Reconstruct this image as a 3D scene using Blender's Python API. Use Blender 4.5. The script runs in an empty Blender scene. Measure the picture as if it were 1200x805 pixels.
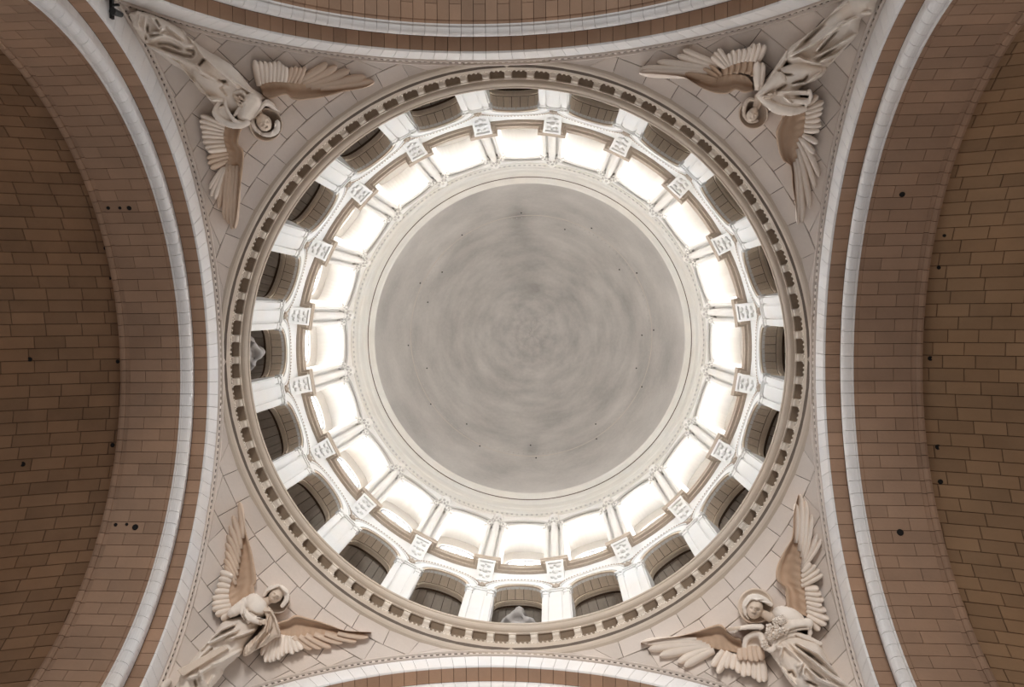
import bpy, math, random
import numpy as np
from mathutils import Matrix, Vector
random.seed(7)
rng = np.random.default_rng(7)
PI = math.pi
scn = bpy.context.scene
col = scn.collection

# ------------------------------------------------------------------ camera
F, CX, CY, TX, TY, RO = 1043.58, 1.1325, -1.2960, .0308, .0847, -.0088
PX, PY = 600 - 43.2, 402.5 - 3.59
def _rot():
    c, s = math.cos(TX), math.sin(TX); rx = np.array([[1, 0, 0], [0, c, -s], [0, s, c]])
    c, s = math.cos(TY), math.sin(TY); ry = np.array([[c, 0, s], [0, 1, 0], [-s, 0, c]])
    c, s = math.cos(RO), math.sin(RO); rz = np.array([[c, -s, 0], [s, c, 0], [0, 0, 1]])
    return rz @ rx @ ry
RC = _rot()
CAM = np.array([CX, CY, 0.0])
camd = bpy.data.cameras.new('camera')
camd.sensor_width = 36.0
camd.lens = F / 1200 * 36
camd.shift_x = 43.2 / 1200
camd.shift_y = -3.59 / 1200
camd.clip_end = 400
cam = bpy.data.objects.new('camera', camd)
col.objects.link(cam)
m = Matrix.Identity(4)
for i in range(3):
    m[i][0], m[i][1], m[i][2] = RC[0][i], -RC[1][i], -RC[2][i]
m[0][3], m[1][3], m[2][3] = CX, CY, 0.0
cam.matrix_world = m
scn.camera = cam

# ------------------------------------------------------------------ world, light, exposure
world = bpy.data.worlds.new('daylight'); scn.world = world
world.use_nodes = True
bg = world.node_tree.nodes['Background']
bg.inputs[0].default_value = (0.95, 0.97, 1.0, 1)
bg.inputs[1].default_value = 0.54
PANE_LIGHT = 11.5
apse = bpy.data.lights.new('apse_daylight_stand_in', 'AREA')     # added area light standing in for unseen apse windows beyond the top arch
apse.shape = 'RECTANGLE'; apse.size = 9; apse.size_y = 6; apse.energy = 420; apse.spread = math.radians(36); apse.color = (1.0, .98, .95)
apse_o = bpy.data.objects.new('apse_daylight_stand_in', apse); col.objects.link(apse_o)
apse_o.location = (0, -27, 4)
apse_o.rotation_euler = (Vector((0, 9, 23)) - Vector((0, -27, 4))).to_track_quat('-Z', 'Y').to_euler()
scn.view_settings.view_transform = 'Standard'
scn.view_settings.look = 'None'
scn.view_settings.exposure = 0.0
scn.view_settings.gamma = 1.0
scn.view_settings.use_curve_mapping = False

# ------------------------------------------------------------------ helpers
def proj(P):
    q = RC @ (np.asarray(P, float) - CAM)
    return PX + F * q[0] / q[2], PY + F * q[1] / q[2]
def in_view(P, mg=70):
    u, v = proj(P)
    return -mg < u < 1200 + mg and -mg < v < 805 + mg
def rays(u, v):
    u = np.asarray(u, float); v = np.asarray(v, float)
    d = np.stack([(u - PX) / F, (v - PY) / F, np.ones_like(u)], -1)
    return d @ RC
A0 = 8.0           # half side of the crossing
ZS = 15.352        # height of the arch centres
RS = 11.75         # radius of the pendentive sphere
SC = np.array([0, 0, ZS])
def SP(u, v, h):
    """point of the pendentive sphere seen at u,v, raised h metres off the wall"""
    d = rays(u, v); h = np.asarray(h, float)
    oc = CAM - SC
    A = (d * d).sum(-1); B = (d * oc).sum(-1); c = (oc * oc).sum() - (RS - h) ** 2
    t = (-B + np.sqrt(np.maximum(B * B - A * c, 0))) / A
    return CAM + d * t[..., None]

def mesh(name, V, Fc, mat, smooth=False):
    me = bpy.data.meshes.new(name)
    me.from_pydata([tuple(map(float, p)) for p in V], [], Fc)
    me.materials.append(mat)
    if smooth:
        me.polygons.foreach_set('use_smooth', [True] * len(me.polygons))
    me.update()
    return me
def link(name, data, parent=None, loc=None, rot=None, label=None, cat=None, group=None, kind=None):
    o = bpy.data.objects.new(name, data)
    col.objects.link(o)
    if parent is not None: o.parent = parent
    if loc is not None: o.location = loc
    if rot is not None: o.rotation_euler = rot
    if label: o['label'] = label
    if cat: o['category'] = cat
    if group: o['group'] = group
    if kind: o['kind'] = kind
    return o
def add(name, V, Fc, mat, parent=None, smooth=False, **k):
    return link(name, mesh(name, V, Fc, mat, smooth), parent, **k)

class MB:
    """collects shapes into one mesh"""
    def __init__(s): s.V = []; s.F = []
    def put(s, V, Fc):
        b = len(s.V); s.V += [tuple(map(float, p)) for p in V]; s.F += [tuple(i + b for i in f) for f in Fc]
    def box(s, x0, x1, y0, y1, z0, z1, mp=None):
        V = [(x, y, z) for z in (z0, z1) for y in (y0, y1) for x in (x0, x1)]
        if mp: V = [mp(*p) for p in V]
        s.put(V, [(0, 2, 3, 1), (4, 5, 7, 6), (0, 1, 5, 4), (2, 6, 7, 3), (0, 4, 6, 2), (1, 3, 7, 5)])
    def ball(s, c, r, nu=8, nv=5, mp=None):
        r = (r, r, r) if np.isscalar(r) else r
        V = []
        for j in range(nv + 1):
            a = PI * j / nv
            for i in range(nu):
                b = 2 * PI * i / nu
                p = (c[0] + r[0] * math.sin(a) * math.cos(b), c[1] + r[1] * math.sin(a) * math.sin(b), c[2] + r[2] * math.cos(a))
                V.append(mp(*p) if mp else p)
        Fc = [(j * nu + i, (j + 1) * nu + i, (j + 1) * nu + (i + 1) % nu, j * nu + (i + 1) % nu) for j in range(nv) for i in range(nu)]
        s.put(V, Fc)
    def lathe(s, prof, n=12, c=(0, 0, 0), mp=None):
        V = []
        for r, z in prof:
            for i in range(n):
                b = 2 * PI * i / n
                p = (c[0] + r * math.cos(b), c[1] + r * math.sin(b), c[2] + z)
                V.append(mp(*p) if mp else p)
        Fc = [(j * n + i, j * n + (i + 1) % n, (j + 1) * n + (i + 1) % n, (j + 1) * n + i) for j in range(len(prof) - 1) for i in range(n)]
        s.put(V, Fc)
    def tube(s, pts, r, n=8, mp=None):
        pts = [Vector(p) for p in pts]
        rr = r if hasattr(r, '__len__') else [r] * len(pts)
        V = []
        for k, p in enumerate(pts):
            t = (pts[min(k + 1, len(pts) - 1)] - pts[max(k - 1, 0)]).normalized()
            a = t.orthogonal().normalized(); b = t.cross(a)
            for i in range(n):
                q = p + (a * math.cos(2 * PI * i / n) + b * math.sin(2 * PI * i / n)) * rr[k]
                V.append(mp(*q) if mp else tuple(q))
        Fc = [(j * n + i, j * n + (i + 1) % n, (j + 1) * n + (i + 1) % n, (j + 1) * n + i) for j in range(len(pts) - 1) for i in range(n)]
        Fc += [tuple(range(n))[::-1], tuple(range((len(pts) - 1) * n, len(pts) * n))]
        s.put(V, Fc)
    def mesh(s, name, mat, smooth=False): return mesh(name, s.V, s.F, mat, smooth)
    def add(s, name, mat, parent=None, smooth=False, **k): return link(name, s.mesh(name, mat, smooth), parent, **k)

# ------------------------------------------------------------------ materials
def stone(name, c, var=.12, rough=.85, scale=1.2, blotch=.25, hue=None, bump=.15, rnd=.22):
    mt = bpy.data.materials.new(name); mt.use_nodes = True
    nt = mt.node_tree; N = nt.nodes; L = nt.links
    b = N['Principled BSDF']; b.inputs['Roughness'].default_value = rough
    b.inputs['Specular IOR Level'].default_value = .25
    tc = N.new('ShaderNodeTexCoord')
    geo = N.new('ShaderNodeNewGeometry')
    n1 = N.new('ShaderNodeTexNoise'); n1.inputs['Scale'].default_value = scale; n1.inputs['Detail'].default_value = 5
    L.new(geo.outputs['Position'], n1.inputs['Vector'])
    n2 = N.new('ShaderNodeTexNoise'); n2.inputs['Scale'].default_value = 14; n2.inputs['Detail'].default_value = 3
    L.new(geo.outputs['Position'], n2.inputs['Vector'])
    oi = N.new('ShaderNodeObjectInfo')
    # value factor = 1 + blotch*(n1-.5)*2 + var*(n2-.5)*2 + rnd*(random-.5)*2
    def madd(a, k, c_):
        x = N.new('ShaderNodeMath'); x.operation = 'MULTIPLY_ADD'
        L.new(a, x.inputs[0]); x.inputs[1].default_value = k
        if isinstance(c_, float): x.inputs[2].default_value = c_
        else: L.new(c_, x.inputs[2])
        return x.outputs[0]
    f = madd(n1.outputs['Fac'], 2 * blotch, 1.0 - blotch)
    s2 = madd(n2.outputs['Fac'], 2 * var, f)
    s2 = madd(oi.outputs['Random'], 2 * rnd, s2)
    off = N.new('ShaderNodeMath'); off.operation = 'SUBTRACT'; L.new(s2, off.inputs[0]); off.inputs[1].default_value = var + rnd
    h = hue or tuple(x * y for x, y in zip(c, (1.06, .97, .88)))
    mx = N.new('ShaderNodeMix'); mx.data_type = 'RGBA'
    mx.inputs[6].default_value = (*c, 1); mx.inputs[7].default_value = (*h, 1)
    n3 = N.new('ShaderNodeTexNoise'); n3.inputs['Scale'].default_value = scale * .55
    L.new(geo.outputs['Position'], n3.inputs['Vector'])
    L.new(n3.outputs['Fac'], mx.inputs[0])
    sc_ = N.new('ShaderNodeVectorMath'); sc_.operation = 'SCALE'
    L.new(mx.outputs[2], sc_.inputs[0]); L.new(off.outputs[0], sc_.inputs['Scale'])
    L.new(sc_.outputs[0], b.inputs['Base Color'])
    if bump:
        bp = N.new('ShaderNodeBump'); bp.inputs['Strength'].default_value = bump; bp.inputs['Distance'].default_value = .02
        L.new(n2.outputs['Fac'], bp.inputs['Height']); L.new(bp.outputs[0], b.inputs['Normal'])
    return mt
def plain(name, c, rough=.8, emit=None):
    mt = bpy.data.materials.new(name); mt.use_nodes = True
    b = mt.node_tree.nodes['Principled BSDF']; b.inputs['Base Color'].default_value = (*c, 1); b.inputs['Roughness'].default_value = rough
    if emit:
        b.inputs['Emission Color'].default_value = (*emit[:3], 1); b.inputs['Emission Strength'].default_value = emit[3]
    return mt
M = dict(
    brown=stone('shade_brown_soffit_stone', (.385, .256, .18), rnd=.11, blotch=.16, var=.05),  # same off-white stone as the faces; brown puts soffit shade into colour
    vault_west=stone('shade_dark_vault_stone', (.275, .165, .097), rnd=.14, blotch=.24, var=.05),  # shade of the left vault put into the stone's colour
    vault_east=stone('shade_yellowish_vault_stone', (.36, .23, .135), rnd=.14, blotch=.2, var=.05),  # right vault: its shade is likewise part of this brown
    white=stone('white_arch_stone', (.84, .84, .85), rnd=.03, blotch=.05, var=.03),
    pend=stone('pale_pendentive_stone', (.71, .645, .60), rnd=.09, blotch=.08, var=.03),
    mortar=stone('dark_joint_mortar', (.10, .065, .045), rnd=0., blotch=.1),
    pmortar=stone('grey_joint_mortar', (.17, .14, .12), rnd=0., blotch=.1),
    cream=stone('taupe_cornice_stone', (.54, .47, .40), rnd=.03, blotch=.08, var=.04),
    tan=stone('shade_tan_frieze_stone', (.33, .265, .205), rnd=.0, blotch=.1),  # darker than the cornice: shadow between brackets painted into the frieze
    drum=stone('white_drum_stone', (.83, .85, .86), rnd=.02, blotch=.04, var=.02),
    soff=stone('beige_arch_soffit_stone', (.66, .57, .465), rnd=.08, blotch=.1),
    trim=stone('grey_cream_trim_stone', (.66, .65, .615), rnd=0, blotch=.12, var=.05),
    bracket=stone('pale_bracket_stone', (.70, .645, .58), rnd=.06, blotch=.08, var=.04),
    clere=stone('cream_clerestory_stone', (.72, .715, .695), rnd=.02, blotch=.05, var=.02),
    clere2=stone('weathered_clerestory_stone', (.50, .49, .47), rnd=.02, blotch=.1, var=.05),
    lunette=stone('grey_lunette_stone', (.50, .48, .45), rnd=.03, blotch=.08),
    ledge=stone('shade_brown_ledge_stone', (.50, .43, .36), rnd=.0, blotch=.1),  # shading of the underside, carried in the colour of the whole ledge
    niche=stone('grey_gallery_stone', (.58, .53, .47), rnd=.08, blotch=.15),
    statue=stone('grey_statue_stone', (.44, .425, .42), rnd=0, blotch=.1),
    angel=stone('pale_angel_stone', (.84, .78, .72), rnd=.0, blotch=.10, var=.03, scale=1.8, bump=.05),
    tan_angel=stone('warm_angel_stone', (.70, .60, .51), rnd=.0, blotch=.12, var=.03, scale=1.8, bump=.05),
    wing=stone('tan_wing_stone', (.55, .405, .30), rnd=.02, blotch=.26, var=.03, scale=1.5, bump=.05),
    feather=stone('pale_feather_stone', (.80, .72, .65), rnd=.06, blotch=.08, var=.03, scale=1.5, bump=.05),
    feather2=stone('buff_feather_stone', (.66, .53, .43), rnd=.06, blotch=.1, var=.03, scale=1.5, bump=.05),
    black=plain('black_paint', (.012, .012, .013), .5),
    hole=plain('black_hole', (.01, .008, .007), .9),
    floor=stone('marble_floor_stone', (.42, .37, .32), rnd=.0),
    pane=plain('daylit_pane', (.9, .9, .88), .4, (.95, .98, 1.03, PANE_LIGHT)),
    lead=plain('grey_window_iron', (.25, .25, .25), .6),
)
# dome plaster: concentric rings, swept patches and two water stains
def dome_material():
    mt = bpy.data.materials.new('grey_dome_plaster'); mt.use_nodes = True
    nt = mt.node_tree; N = nt.nodes; L = nt.links
    b = N['Principled BSDF']; b.inputs['Roughness'].default_value = .9; b.inputs['Specular IOR Level'].default_value = .15
    g = N.new('ShaderNodeNewGeometry'); sx = N.new('ShaderNodeSeparateXYZ'); L.new(g.outputs['Position'], sx.inputs[0])
    def mth(op, a, c=None, **k):
        x = N.new('ShaderNodeMath'); x.operation = op
        for i, q in enumerate((a, c)):
            if q is None: continue
            if isinstance(q, (int, float)): x.inputs[i].default_value = q
            else: L.new(q, x.inputs[i])
        return x.outputs[0]
    r = mth('SQRT', mth('ADD', mth('MULTIPLY', sx.outputs[0], sx.outputs[0]), mth('MULTIPLY', sx.outputs[1], sx.outputs[1])))
    a = mth('ARCTAN2', sx.outputs[1], sx.outputs[0])
    cb = N.new('ShaderNodeCombineXYZ'); L.new(mth('MULTIPLY', r, 1.9), cb.inputs[0]); L.new(mth('MULTIPLY', mth('COSINE', a), 2.2), cb.inputs[1]); L.new(mth('MULTIPLY', mth('SINE', a), 2.2), cb.inputs[2])
    n1 = N.new('ShaderNodeTexNoise'); n1.inputs['Scale'].default_value = 1.0; n1.inputs['Detail'].default_value = 6; L.new(cb.outputs[0], n1.inputs['Vector'])
    n2 = N.new('ShaderNodeTexNoise'); n2.inputs['Scale'].default_value = .45; n2.inputs['Detail'].default_value = 4; L.new(g.outputs['Position'], n2.inputs['Vector'])
    n3 = N.new('ShaderNodeTexNoise'); n3.inputs['Scale'].default_value = 6; n3.inputs['Detail'].default_value = 6; L.new(g.outputs['Position'], n3.inputs['Vector'])
    def stain(cx, cy, rx, ry, k):
        q = mth('ADD', mth('POWER', mth('DIVIDE', mth('SUBTRACT', sx.outputs[0], cx), rx), 2.0), mth('POWER', mth('DIVIDE', mth('SUBTRACT', sx.outputs[1], cy), ry), 2.0))
        return mth('MULTIPLY', mth('POWER', 2.718, mth('MULTIPLY', q, -1.0)), k)
    f = mth('ADD', mth('MULTIPLY', n1.outputs['Fac'], .75), mth('ADD', mth('MULTIPLY', n2.outputs['Fac'], .30), mth('MULTIPLY', n3.outputs['Fac'], .18)))
    f = mth('ADD', f, .40)
    for s in ((-.6, -6.4, .5, .8, .22), (-.2, -3.4, .9, 2.4, .17), (.05, 6.35, .4, .45, .22), (2.6, -1.2, .8, 1.3, .10)):
        f = mth('SUBTRACT', f, stain(*s))
    mx = N.new('ShaderNodeMix'); mx.data_type = 'RGBA'; L.new(n2.outputs['Fac'], mx.inputs[0])
    mx.inputs[6].default_value = (.47, .43, .39, 1); mx.inputs[7].default_value = (.505, .47, .43, 1)
    s = N.new('ShaderNodeVectorMath'); s.operation = 'SCALE'; L.new(mx.outputs[2], s.inputs[0]); L.new(f, s.inputs['Scale'])
    L.new(s.outputs[0], b.inputs['Base Color'])
    return mt
M['dome'] = dome_material()

# ------------------------------------------------------------------ revolve helper for rings around the dome axis
def revolve(prof, n=160, a0=0, a1=2 * PI):
    full = abs(a1 - a0 - 2 * PI) < 1e-6
    cols_ = n if full else n + 1
    V = []
    for r, z in prof:
        for i in range(cols_):
            a = a0 + (a1 - a0) * i / n
            V.append((r * math.cos(a), r * math.sin(a), z))
    Fc = []
    for j in range(len(prof) - 1):
        for i in range(n):
            i2 = (i + 1) % cols_
            Fc.append((j * cols_ + i, j * cols_ + i2, (j + 1) * cols_ + i2, (j + 1) * cols_ + i))
    return V, Fc

# ------------------------------------------------------------------ floor
mb = MB(); mb.box(-11, 11, -11, 11, -1.75, -1.6)
mb.add('floor', M['floor'], label='pale marble floor far below the dome', cat='floor', kind='structure')

# ------------------------------------------------------------------ dome
ZD, RD, HD = 43.62, 7.58, 10.4
dome_prof = [(RD * math.cos(t), ZD + HD * math.sin(t)) for t in np.linspace(0, PI / 2 - .004, 44)]
V, Fc = revolve(dome_prof, 128)
dome = add('ceiling', V, Fc, M['dome'], smooth=True, label='smooth grey plaster dome crowning the drum', cat='dome', kind='structure')
def dome_pt(r, off=0.0):
    return ZD + HD * math.sqrt(max(0, 1 - (r / RD) ** 2)) - off
V, Fc = revolve([(6.60, dome_pt(6.60, -.02)), (6.60, dome_pt(6.60, .015)), (6.575, dome_pt(6.575, .015)), (6.575, dome_pt(6.575, -.02))], 128)
add('plaster_ring', V, Fc, M['niche'], dome)
V, Fc = revolve([(.98, dome_pt(.98, -.02)), (.96, dome_pt(.96, .04)), (.86, dome_pt(.86, .04)), (.84, dome_pt(.84, -.02))], 48)
add('crown_ring', V, Fc, M['dome'], dome)
mb = MB(); mb.lathe([(.01, -.02), (.16, -.02), (.2, .06)], 14, (0, 0, dome_pt(.01, .02)))
mb.add('crown_boss', M['dome'], dome)
mb = MB()
for i in range(150):
    a = 2 * PI * i / 150
    mb.ball((6.5 * math.cos(a), 6.5 * math.sin(a), dome_pt(6.5, .01)), .035, 5, 3)
mb.add('stud_row', M['lunette'], dome, kind='stuff')
mb = MB(); mb.lathe([(.001, -.03), (.03, -.03), (.045, .02), (.045, .2)], 8)
me_vent = mb.mesh('vent_socket', M['hole'])
def ray_dome(u, v):
    d = rays(u, v); t = 44.0
    for _ in range(60):
        P = CAM + d * t
        r = math.hypot(P[0], P[1]); t += (dome_pt(min(r, RD - .01)) - P[2]) * .8
    return CAM + d * t
for x, y in ((384, 99), (244, 151), (550, 135), (657, 241), (697, 376), (669, 510), (562, 633), (419, 678), (286, 650), (170, 551), (117, 412), (145, 265),
             (197, 239), (163, 310), (161, 466), (255, 598), (406, 648), (560, 598), (656, 466), (669, 388), (616, 233), (487, 138)):
    P = ray_dome(420 + x / 2.0125, 200 + y / 2.0125)
    link('vent_socket', me_vent, dome, loc=tuple(P))

# ------------------------------------------------------------------ ring mouldings under the dome
prof = [(8.10, 40.25), (7.98, 40.25), (7.95, 40.32), (7.97, 40.42), (7.99, 40.46), (7.99, 40.62), (7.93, 40.66), (7.91, 40.74), (7.94, 40.82), (7.98, 40.86),
        (7.98, 41.7), (7.95, 41.74), (7.93, 41.84), (7.97, 41.92), (7.98, 42.8), (7.95, 42.86), (7.90, 43.0), (7.86, 43.18), (7.86, 43.28), (7.97, 43.30), (7.97, 43.36),
        (7.84, 43.38), (7.80, 43.44), (7.74, 43.54), (7.60, 43.56), (7.58, 43.64), (7.70, 43.7)]
V, Fc = revolve(prof, 160)
t1 = add('trim_1', V, Fc, M['trim'], smooth=False, label='pale ring of mouldings around the foot of the dome', cat='moulding', kind='structure')
V, Fc = revolve([(7.96, 43.29), (7.868, 43.292), (7.832, 43.345), (7.96, 43.36)], 160); add('painted_shadow_ring', V, Fc, M['mortar'], t1)  # dark ring paints a shadow line under the fillet
V, Fc = revolve([(7.83, 43.348), (7.78, 43.40), (7.64, 43.47), (7.575, 43.6)], 160); add('dome_fillet', V, Fc, M['trim'], t1)
mb = MB()
for i in range(220):
    a = 2 * PI * i / 220
    mb.box(7.93, 7.99, -.05, .05, 40.48, 40.60, lambda x, y, z, a=a: (x * math.cos(a) - y * math.sin(a), x * math.sin(a) + y * math.cos(a), z))
mb.add('dentil_row', M['clere2'], t1, kind='stuff')

# ------------------------------------------------------------------ drum: generic bay made at angle 0 (facing -x towards the axis)
NB = 20
DA = 2 * PI / NB
def cyl(s, R, z):
    a = s / 8.17
    return (R * math.cos(a), R * math.sin(a), z)
def bay_half(R=8.17): return DA * 8.17 / 2
def arch_panel(R, Rb, w, z0, zsp, z1, n=16, jamb=True):
    """wall panel of one bay with a round-headed opening; Rb = back of the jambs"""
    hb = bay_half()
    inner = [(-w, z0), (-w, (z0 + zsp) / 2), (-w, zsp)] + [(-w * math.cos(PI * k / n), zsp + w * math.sin(PI * k / n)) for k in range(1, n)] + [(w, zsp), (w, (z0 + zsp) / 2), (w, z0)]
    outer = [(-hb, z0), (-hb, (z0 + zsp) / 2), (-hb, zsp)]
    for k in range(1, n):
        a = PI * k / n; c, s_ = -math.cos(a), math.sin(a)
        t = min(hb / abs(c) if abs(c) > 1e-6 else 1e9, (z1 - zsp) / s_)
        outer.append((c * t, zsp + s_ * t))
    outer += [(hb, zsp), (hb, (z0 + zsp) / 2), (hb, z0)]
    V = []; Fc = []; L = len(inner)
    for i, o in zip(inner, outer): V += [cyl(i[0], R, i[1]), cyl(o[0], R, o[1])]
    for k in range(L - 1): Fc.append((2 * k, 2 * k + 1, 2 * k + 3, 2 * k + 2))
    # corners of the rectangle
    for sgn in (-1, 1):
        pts = [k for k in range(3, L - 3) if True]
    b = len(V); V += [cyl(-hb, R, z1), cyl(hb, R, z1)]
    kk = [k for k in range(L) if abs(outer[k][0] + hb) < 1e-6]; kl = kk[-1]
    Fc.append((2 * kl + 1, b, 2 * (kl + 1) + 1))
    kk = [k for k in range(L) if abs(outer[k][0] - hb) < 1e-6]; kr = kk[0]
    Fc.append((2 * kr + 1, 2 * (kr - 1) + 1, b + 1))
    if jamb:
        b = len(V)
        for i in inner: V.append(cyl(i[0] * 1.0, Rb, i[1]))
        for k in range(L - 1): Fc.append((2 * k, 2 * (k + 1), b + k + 1, b + k))
    return V, Fc
def arch_band(r0, r1, Ra, Rb, zsp, a0=0, a1=PI, n=20, Rf=None):
    """flat arch ring standing proud on the wall: inner radius r0, outer r1, from R=Ra (front) to Rb"""
    V = []; Fc = []
    for k in range(n + 1):
        a = a0 + (a1 - a0) * k / n
        for r, R in ((r0, Rb), (r0, Ra), (r1, Ra), (r1, Rb)):
            V.append(cyl(-r * math.cos(a), R, zsp + r * math.sin(a)))
    for k in range(n):
        for j in range(3): Fc.append((4 * k + j, 4 * (k + 1) + j, 4 * (k + 1) + j + 1, 4 * k + j + 1))
    Fc += [(0, 1, 2, 3), (4 * n + 3, 4 * n + 2, 4 * n + 1, 4 * n)]
    return V, Fc
def arch_roll(r, R, rad, zsp, n=24, q=8):
    V = []; Fc = []
    for k in range(n + 1):
        a = PI * k / n
        for j in range(q):
            b = 2 * PI * j / q
            rr = r + rad * math.cos(b)
            V.append(cyl(-rr * math.cos(a), R + rad * math.sin(b), zsp + rr * math.sin(a)))
    for k in range(n):
        for j in range(q): Fc.append((k * q + j, k * q + (j + 1) % q, (k + 1) * q + (j + 1) % q, (k + 1) * q + j))
    return V, Fc
def around(name, me, parent, offs=0.0, n=NB, label=None, kind=None):
    out = []
    for k in range(n):
        out.append(link(name, me, parent, rot=(0, 0, (k + offs) * 2 * PI / n), label=label, kind=kind))
    return out

# lower gallery wall
gw = link('wall_gallery', None, label='white drum wall of round-arched gallery openings above the cornice', cat='wall', kind='structure')
ZG, WG = 29.85, .80
V, Fc = arch_panel(8.17, 8.3, WG, 25.4, ZG, 32.3)
around('arcade_panel', mesh('arcade_panel', V, Fc, M['drum']), gw)
# jamb facing
mb = MB()
for s in (-1, 1):
    mb.box(s * WG if s > 0 else -WG - .12, s * WG + .12 if s > 0 else -WG, 8.18, 8.84, 25.4, ZG, lambda x, y, z: cyl(x, y, z))
around('jamb', mb.mesh('jamb', M['drum']), gw)
# soffit voussoirs
nv = 9
for k in range(nv):
    V = []; a0 = PI * k / nv + .012; a1 = PI * (k + 1) / nv - .012
    for a in np.linspace(a0, a1, 4):
        for r, R in ((WG + .14, 8.22), (WG + .004, 8.22), (WG, 8.24), (WG, 8.66), (WG + .14, 8.66)):
            V.append(cyl(-r * math.cos(a), R, ZG + r * math.sin(a)))
    Fc = [(5 * i + j, 5 * i + j + 1, 5 * i + j + 6, 5 * i + j + 5) for i in range(3) for j in range(4)] + [(4, 3, 2, 1, 0), (15, 16, 17, 18, 19)]
    around('voussoir', mesh('voussoir', V, Fc, M['soff']), gw)
V, Fc = arch_band(WG + .015, WG + .3, 8.17, 8.95, ZG, n=18)
around('arch_core', mesh('arch_core', V, Fc, M['mortar']), gw)
V, Fc = arch_band(WG - .004, WG + .07, 8.155, 8.21, ZG, n=18)
around('arch_edge', mesh('arch_edge', V, Fc, M['soff']), gw)
V, Fc = arch_band(WG - .05, WG + .1, 8.68, 8.76, ZG, n=18)
around('soffit_moulding', mesh('soffit_moulding', V, Fc, M['soff']), gw)
V, Fc = arch_band(WG - .02, WG + .1, 8.77, 8.86, ZG, n=18)
around('soffit_moulding', mesh('soffit_moulding', V, Fc, M['soff']), gw)
# niche behind
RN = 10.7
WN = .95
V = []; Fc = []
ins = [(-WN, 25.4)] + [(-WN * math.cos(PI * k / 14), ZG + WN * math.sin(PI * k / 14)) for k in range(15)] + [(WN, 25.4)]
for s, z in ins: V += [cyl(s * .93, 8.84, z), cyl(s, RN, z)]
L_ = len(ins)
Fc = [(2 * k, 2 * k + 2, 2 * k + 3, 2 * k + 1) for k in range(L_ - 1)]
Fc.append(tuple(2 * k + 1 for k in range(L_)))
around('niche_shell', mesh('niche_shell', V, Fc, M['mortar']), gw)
npn = 9
for k in range(npn):
    V = []; a0 = PI * k / npn + .012; a1 = PI * (k + 1) / npn - .012
    for a in np.linspace(a0, a1, 3):
        for r, R in ((WN - .01, 8.87), (WN - .05, 8.87), (WN - .05, RN - .05), (WN - .01, RN - .05)):
            V.append(cyl(-r * math.cos(a) * (.94 if R < 9 else 1), R, ZG + r * math.sin(a)))
    Fc = [(4 * i + j, 4 * i + j + 1, 4 * i + j + 5, 4 * i + j + 4) for i in range(2) for j in range(3)] + [(3, 2, 1, 0), (8, 9, 10, 11)]
    around('niche_panel', mesh('niche_panel', V, Fc, M['niche']), gw)
mb = MB()
for i in range(3):
    for j in range(4):
        w3 = 2 * WN / 3
        mb2 = MB(); mb2.box(-WN + i * w3 + .01, -WN + (i + 1) * w3 - .01, RN - .06, RN - .02, 25.4 + j * 1.36, 25.4 + (j + 1) * 1.36 - .02, lambda x, y, z: cyl(x, y, z))
        mb.put(mb2.V, mb2.F)
around('niche_back', mb.mesh('niche_back', M['niche']), gw)
# archivolt, bead rows, imposts, pilasters
V, Fc = arch_band(WG + .09, WG + .34, 8.13, 8.18, ZG, n=20)
around('archivolt', mesh('archivolt', V, Fc, M['drum']), gw)
V, Fc = arch_roll(WG + .40, 8.14, .035, ZG)
around('arch_roll', mesh('arch_roll', V, Fc, M['drum'], True), gw)
mb = MB()
for k in range(34):
    a = PI * (k + .5) / 34; r = WG + .48
    c = cyl(-r * math.cos(a), 8.135, ZG + r * math.sin(a))
    mb.ball(c, .045, 6, 4)
around('bead_row', mb.mesh('bead_row', M['cream']), gw, kind='stuff')
mb = MB(); hb = bay_half()
for s in (-1, 1):
    x0, x1 = (WG - .05, hb) if s > 0 else (-hb, -WG + .05)
    mb.box(x0, x1, 8.07, 8.3, ZG - .12, ZG - .04, cyl)
    mb.box(x0, x1, 8.11, 8.3, ZG - .2, ZG - .12, cyl)
around('impost', mb.mesh('impost', M['drum']), gw)
mb = MB()
for s in (-1, 1):
    c = s * (WG + .13)
    mb.box(c - .09, c + .09, 8.07, 8.2, 25.4, ZG - .62, cyl)
    mb.box(c - .115, c + .115, 8.05, 8.2, ZG - .62, ZG - .56, cyl)
    mb.box(c - .10, c + .10, 8.06, 8.2, ZG - .56, ZG - .3, cyl)
    mb.box(c - .13, c + .13, 8.03, 8.2, ZG - .3, ZG - .2, cyl)
    for d in (-.07, .07): mb.ball(cyl(c + d, 8.05, ZG - .36), .06, 6, 4)
around('pilaster', mb.mesh('pilaster', M['drum']), gw)
mb = MB()
mb.box(-.17, .17, 8.12, 8.2, 25.4, ZG - .3, lambda x, y, z: cyl(x + hb, y, z))
around('pier_panel', mb.mesh('pier_panel', M['drum']), gw)
mb = MB()
for q in (-.07, 0, .07): mb.ball(cyl(hb + q, 8.08, ZG + .2 + (.1 if q == 0 else 0)), .075, 6, 4)
mb.ball(cyl(hb, 8.08, ZG + .1), .07, 6, 4)
around('pier_boss', mb.mesh('pier_boss', M['cream']), gw)

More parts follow.
